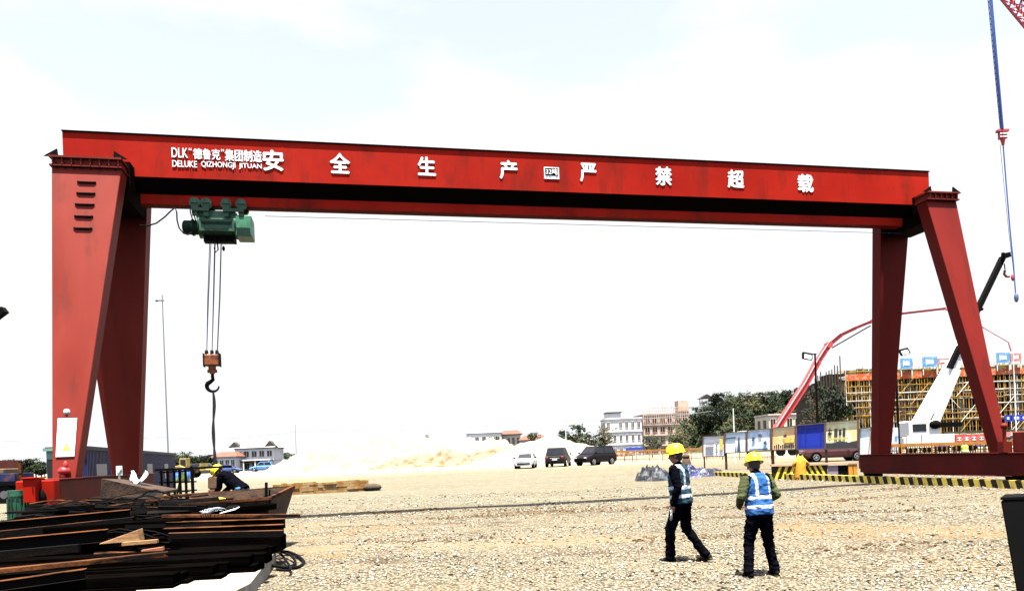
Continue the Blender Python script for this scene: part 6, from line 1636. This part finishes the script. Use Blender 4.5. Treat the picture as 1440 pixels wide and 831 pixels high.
def person(label, loc, rz, pose, mats, scale=1.0, vest=True):
    t = thing('person', loc, label, 'person', rz=rz, scale=scale)
    J = pose; Mt = J['torso']           # matrix from torso space (origin at hips) to body space
    hipL, hipR = Mt @ Vector((-.09,0,-.04)), Mt @ Vector((.09,0,-.04))
    shL, shR = Mt @ Vector((-.185,-.005,.455)), Mt @ Vector((.185,-.005,.455))
    neck = Mt @ Vector((0,-.01,.50)); HM = J['head']   # head matrix, origin at head centre
    hc = HM @ Vector((0,0,0))
    # body ------------------------------------------------------------
    b = MB(); torso(b, Mt, [(z, rx-.02, ry-.02, yo) for z, rx, ry, yo in TL], 0)
    limb(b, [neck-Vector((0,0,.03)), neck.lerp(hc, .5), hc], [.062,.055,.055])
    R3 = HM.to_3x3()
    b.ball(hc+R3@Vector((0,-.012,.03)), (.076,.095,.098), 20, 14, M=R3)          # skull
    b.ball(hc+R3@Vector((0,.028,-.045)), (.058,.062,.068), 16, 10, M=R3)          # jaw
    b.ball(hc+R3@Vector((0,.096,-.012)), (.012,.020,.024), 8, 6, M=R3)            # nose
    b.ball(hc+R3@Vector((0,.086,-.050)), (.024,.010,.009), 8, 6, M=R3)            # mouth
    for s in (-1, 1):
        b.ball(hc+R3@Vector((s*.078,-.008,-.008)), (.011,.020,.032), 8, 6, M=R3)  # ears
        b.ball(hc+R3@Vector((s*.030,.082,.022)), (.018,.010,.008), 8, 6, M=R3)    # brows
    for S, A_ in ((shL, J['armL']), (shR, J['armR'])):
        limb(b, [S, A_[0], A_[1]], [.050,.038,.026])
    hand(b, J['armL'][1], J['armL'][2], J['armL'][3], side=1, curl=J.get('curl', .5)); hand(b, J['armR'][1], J['armR'][2], J['armR'][3], side=-1, curl=J.get('curl', .5))
    for H_, Lg in ((hipL, J['legL']), (hipR, J['legR'])):
        limb(b, [H_, Lg[0], Lg[1]], [.080,.050,.036])
        limb(b, [Lg[1]-Vector((0,0,.04)), Lg[1]+Lg[2]*.12-Vector((0,0,.05))], [.035,.028])
    body = remesh(b, 'body', [mats['skin']], .0075, 1, t)
    e = MB()
    for s in (-1, 1): e.ball(hc+R3@Vector((s*.030,.086,.008)), .0085, 8, 6, M=R3)
    e.build('eyes', M['hair'], t, smooth=True)
    # hair -------------------------------------------------------------
    h = MB(); h.ball(hc+R3@Vector((0,-.022,.030)), (.083,.095,.103), 16, 10, M=R3); h.ball(hc+R3@Vector((0,-.055,-.03)), (.066,.05,.06), 14, 8, M=R3)
    h.build('hair', M['hair'], t, smooth=True)
    # trousers ---------------------------------------------------------
    g = MB(); torso(g, Mt, [(-.09,.155,.115,0),(-.02,.170,.125,0),(.05,.170,.122,0),(.10,.160,.118,0)], .004)
    for H_, Lg in ((hipL, J['legL']), (hipR, J['legR'])):
        k = Lg[0]; a = Lg[1]+Vector((0,0,-.015)); f = Lg[2]
        limb(g, [H_, H_.lerp(k,.5), k, k.lerp(a,.45), a], [.104,.092,.074,.070,.066])
        g.ball(a+Vector((0,0,.03)), (.070,.078,.03)); g.ball(k.lerp(a,.75)+Vector((.01,.01,0)), (.068,.074,.03)); g.ball(k+Vector((0,0,-.05)), (.074,.078,.03))
    remesh(g, 'trousers', [mats['trousers']], .010, 1, t, wr=.013)
    # shoes ------------------------------------------------------------
    for nm, Lg in (('shoe', J['legL']), ('shoe', J['legR'])):
        g = MB(); a = Lg[1]; f = Vector(Lg[2]).normalized(); pit = Lg[3] if len(Lg) > 3 else 0
        q = Matrix((Vector((f.y,-f.x,0)), f*math.cos(pit)+Vector((0,0,-math.sin(pit))), f*math.sin(pit)+Vector((0,0,math.cos(pit))))).transposed()
        c = a+q@Vector((0,0,-.045))
        g.ball(c+q@Vector((0,-.03,0)), (.044,.055,.048), 14, 8, M=q); g.ball(c+q@Vector((0,.06,-.008)), (.046,.09,.036), 14, 8, M=q); g.ball(c+q@Vector((0,.12,-.014)), (.046,.055,.028), 14, 8, M=q)
        g.tube([a+Vector((0,0,.03)), c], [.05,.048], 12)
        P0 = c+q@Vector((0,-.08,-.046)); P1 = c+q@Vector((0,.165,-.046)); g.bar(P0, P1, .088, .022)
        remesh(g, nm, [M['shoe']], .009, 1, t)
    # jacket -----------------------------------------------------------
    g = MB(); torso(g, Mt, [(-.10,.172,.128,0),(.0,.178,.130,0),(.14,.168,.122,.005),(.28,.178,.124,.005),(.40,.195,.128,0),(.47,.178,.108,-.005),(.515,.085,.075,-.005)], .004)
    for S, A_ in ((shL, J['armL']), (shR, J['armR'])):
        w = A_[0].lerp(A_[1], J.get('sleeve', .94)); limb(g, [S, S.lerp(A_[0],.5), A_[0], A_[0].lerp(w,.5), w], [.076,.068,.058,.053,.047])
        d_ = (A_[1]-A_[0]).normalized()
        g.ball(A_[0]+Vector((0,0,.02)), (.062,.062,.025)); g.ball(A_[0].lerp(w,.8), .053)
    limb(g, [neck-Vector((0,0,.02)), neck+(hc-neck)*.18], [.078,.070])
    Ti = Mt.inverted()
    if mats.get('sleeves'):
        def cf(c, n): 
            q = Ti @ c; return 1 if abs(q.x) > .19 and q.z < .5 else 0
        jk = remesh(g, 'jacket', [mats['jacket'], mats['sleeves']], .010, 1, t, cf, wr=.010)
    else: jk = remesh(g, 'jacket', [mats['jacket']], .010, 1, t, wr=.010)
    # vest -------------------------------------------------------------
    if vest:
        g = MB(); torso(g, Mt, [(-.05,.190,.142,0),(.06,.192,.144,0),(.16,.184,.138,.005),(.28,.188,.138,.005),(.38,.190,.138,0),(.45,.172,.125,-.005),(.505,.122,.100,-.005),(.53,.098,.090,-.005)], .006, 28)
        def vf(c, n):
            q = Ti @ c
            if .035 < q.z < .085 or .165 < q.z < .215: return 1
            if q.z >= .215 and .085 < abs(q.x)*(1-.55*max(0, q.z-.40)) < .128 : return 1
            return 0
        v_ = remesh(g, 'vest', [mats['vest'], M['reflect']], .0085, 1, t, vf, wr=.009)
    # helmet -----------------------------------------------------------
    g = MB(); hm = hc+R3@Vector((0,-.012,.052)); n = 24; V = []; prof = [(1.0,-.018),(1.02,.0),(1.0,.03),(.93,.065),(.78,.095),(.55,.118),(.28,.130)]
    for k, z in prof:
        for j in range(n):
            a = 2*math.pi*j/n; V.append(hm+R3@Vector((.112*k*math.cos(a), .138*k*math.sin(a), z)))
    V.append(hm+R3@Vector((0,0,.134))); Fc = []
    for i in range(len(prof)-1):
        for j in range(n): a = i*n+j; b_ = i*n+(j+1)%n; Fc.append((a, b_, b_+n, a+n))
    o_ = (len(prof)-1)*n
    for j in range(n): Fc.append((o_+j, o_+(j+1)%n, len(V)-1))
    Fc.append(tuple(reversed(range(n)))); g.add(V, Fc)
    hl = g.build('helmet', M['hat'], t, smooth=True); 
    g = MB(); V = []
    for rr_, dz in ((.98,-.004),(1.16,-.016)):
        for j in range(n):
            a = 2*math.pi*j/n; ex = 1+.22*max(0, math.sin(a))*(rr_ > 1); V.append(hm+R3@Vector((.112*rr_*math.cos(a), .138*rr_*ex*math.sin(a), dz)))
    V += [v__+R3@Vector((0,0,-.007)) for v__ in V]
    Fc = []
    for j in range(n):
        k = (j+1)%n; Fc += [(j,k,k+n,j+n),(2*n+k,2*n+j,3*n+j,3*n+k),(j+n,k+n,k+3*n,j+3*n),(k,j,j+2*n,k+2*n)]
    g.add(V, Fc); g.build('brim', M['hat'], hl, smooth=True)
    g = MB()
    for dx in (-.028, 0, .028): g.tube([hm+R3@Vector((dx, .139*math.cos(a)*.99, .030+.103*math.sin(a)*(1-abs(dx)*1.5))) for a in [math.pi*(.12+.76*k/10) for k in range(11)]], .0055, 6)
    g.build('ridge', M['hat'], hl, smooth=True)
    return t
def TM(x, y, z, lean=0, side=0, twist=0):
    return Matrix.Translation((x, y, z)) @ Matrix.Rotation(R(twist), 4, 'Z') @ Matrix.Rotation(R(-lean), 4, 'X') @ Matrix.Rotation(R(side), 4, 'Y')
def HMx(x, y, z, nod=0, turn=0, tilt=0):
    return Matrix.Translation((x, y, z)) @ Matrix.Rotation(R(turn), 4, 'Z') @ Matrix.Rotation(R(-nod), 4, 'X') @ Matrix.Rotation(R(tilt), 4, 'Y')
V3 = Vector
# left worker: mid stride to the left, seen from behind his left shoulder
Y1 = 11.05; P1 = at(958, 700, Y1)
p = person('worker in yellow helmet and teal reflective vest walking to the left', (P1.x, Y1, gz(P1.x, Y1)), R(62), dict(
    torso=TM(0, 0, .93, lean=4, twist=-6), head=HMx(0, .065, 1.595, nod=10, turn=4),
    armL=(V3((-.245,-.02,1.13)), V3((-.235,.06,.88)), V3((.05,.25,-1)), V3((1,0,0))),
    armR=(V3((.26,-.02,1.13)), V3((.25,.02,.87)), V3((-.05,.1,-1)), V3((-1,0,0))),
    legL=(V3((-.10,.16,.50)), V3((-.10,.17,.095)), V3((0,1,0))),
    legR=(V3((.10,-.03,.50)), V3((.10,-.31,.115)), V3((0,1,0)), .25), curl=.7),
    dict(skin=M['skin'], trousers=M['navy'], jacket=M['navy'], vest=M['vest1']), scale=.975)
g = MB(); 
for k in range(5): g.tube([(-.235+.006*k,.085,.80),(-.235+.012*k-.02,.09,.745),(-.235+.016*k-.03,.10+.01*(k%2),.665-.012*(k%3))], .010, 6)
g.ball((-.232,.09,.775), (.035,.022,.04)); 
gl = thing('work_glove', tuple(PM[p.name].to_translation()), 'white work gloves held hanging in the left hand of the left worker', 'glove', rz=R(62), scale=.975)
g.build('glove', M['glove'], gl, smooth=True)
# right worker: standing with legs apart, back to the camera, hands held in front
Y2 = 9.85; P2 = at(1071, 800, Y2)
person('worker in yellow helmet and bright blue vest with olive sleeves seen from behind', (P2.x, Y2, gz(P2.x, Y2)), R(14), dict(
    torso=TM(0, .0, .90, lean=7, side=1, twist=8), head=HMx(.02, .13, 1.545, nod=16, turn=-8, tilt=3),
    armL=(V3((-.290,-.03,1.11)), V3((-.225,.15,.98)), V3((.5,.8,-.15)), V3((.6,-.2,-.5))),
    armR=(V3((.285,.0,1.12)), V3((.10,.22,1.0)), V3((-.8,.5,0)), V3((0,-.5,-.8))),
    legL=(V3((-.165,.03,.48)), V3((-.235,-.06,.09)), V3((-.15,1,0))),
    legR=(V3((.15,.05,.48)), V3((.195,-.02,.09)), V3((.12,1,0))), curl=.9),
    dict(skin=M['skin'], trousers=M['navy'], jacket=M['navy'], sleeves=M['olive'], vest=M['vest2']), scale=.935)
# third worker: bending over the skip, facing left
Y3 = 16.6; P3 = at(332, 700, Y3)
person('worker in yellow helmet and blue jeans bending over behind the rusty skip', (P3.x+.02, Y3, .27), R(78), dict(
    torso=TM(0, -.10, .84, lean=52), head=HMx(.0, .42, 1.20, nod=48, turn=10),
    armL=(V3((-.20,.30,.86)), V3((-.14,.48,.70)), V3((.2,.6,-.8)), V3((1,0,0))),
    armR=(V3((.20,.30,.86)), V3((.14,.48,.70)), V3((-.2,.6,-.8)), V3((-1,0,0))),
    legL=(V3((-.12,.14,.48)), V3((-.13,.02,.09)), V3((0,1,0))),
    legR=(V3((.12,.14,.48)), V3((.13,.0,.09)), V3((0,1,0))), curl=.9),
    dict(skin=M['skin'], trousers=M['jeans'], jacket=M['navy'], vest=None), vest=False, scale=1.0)
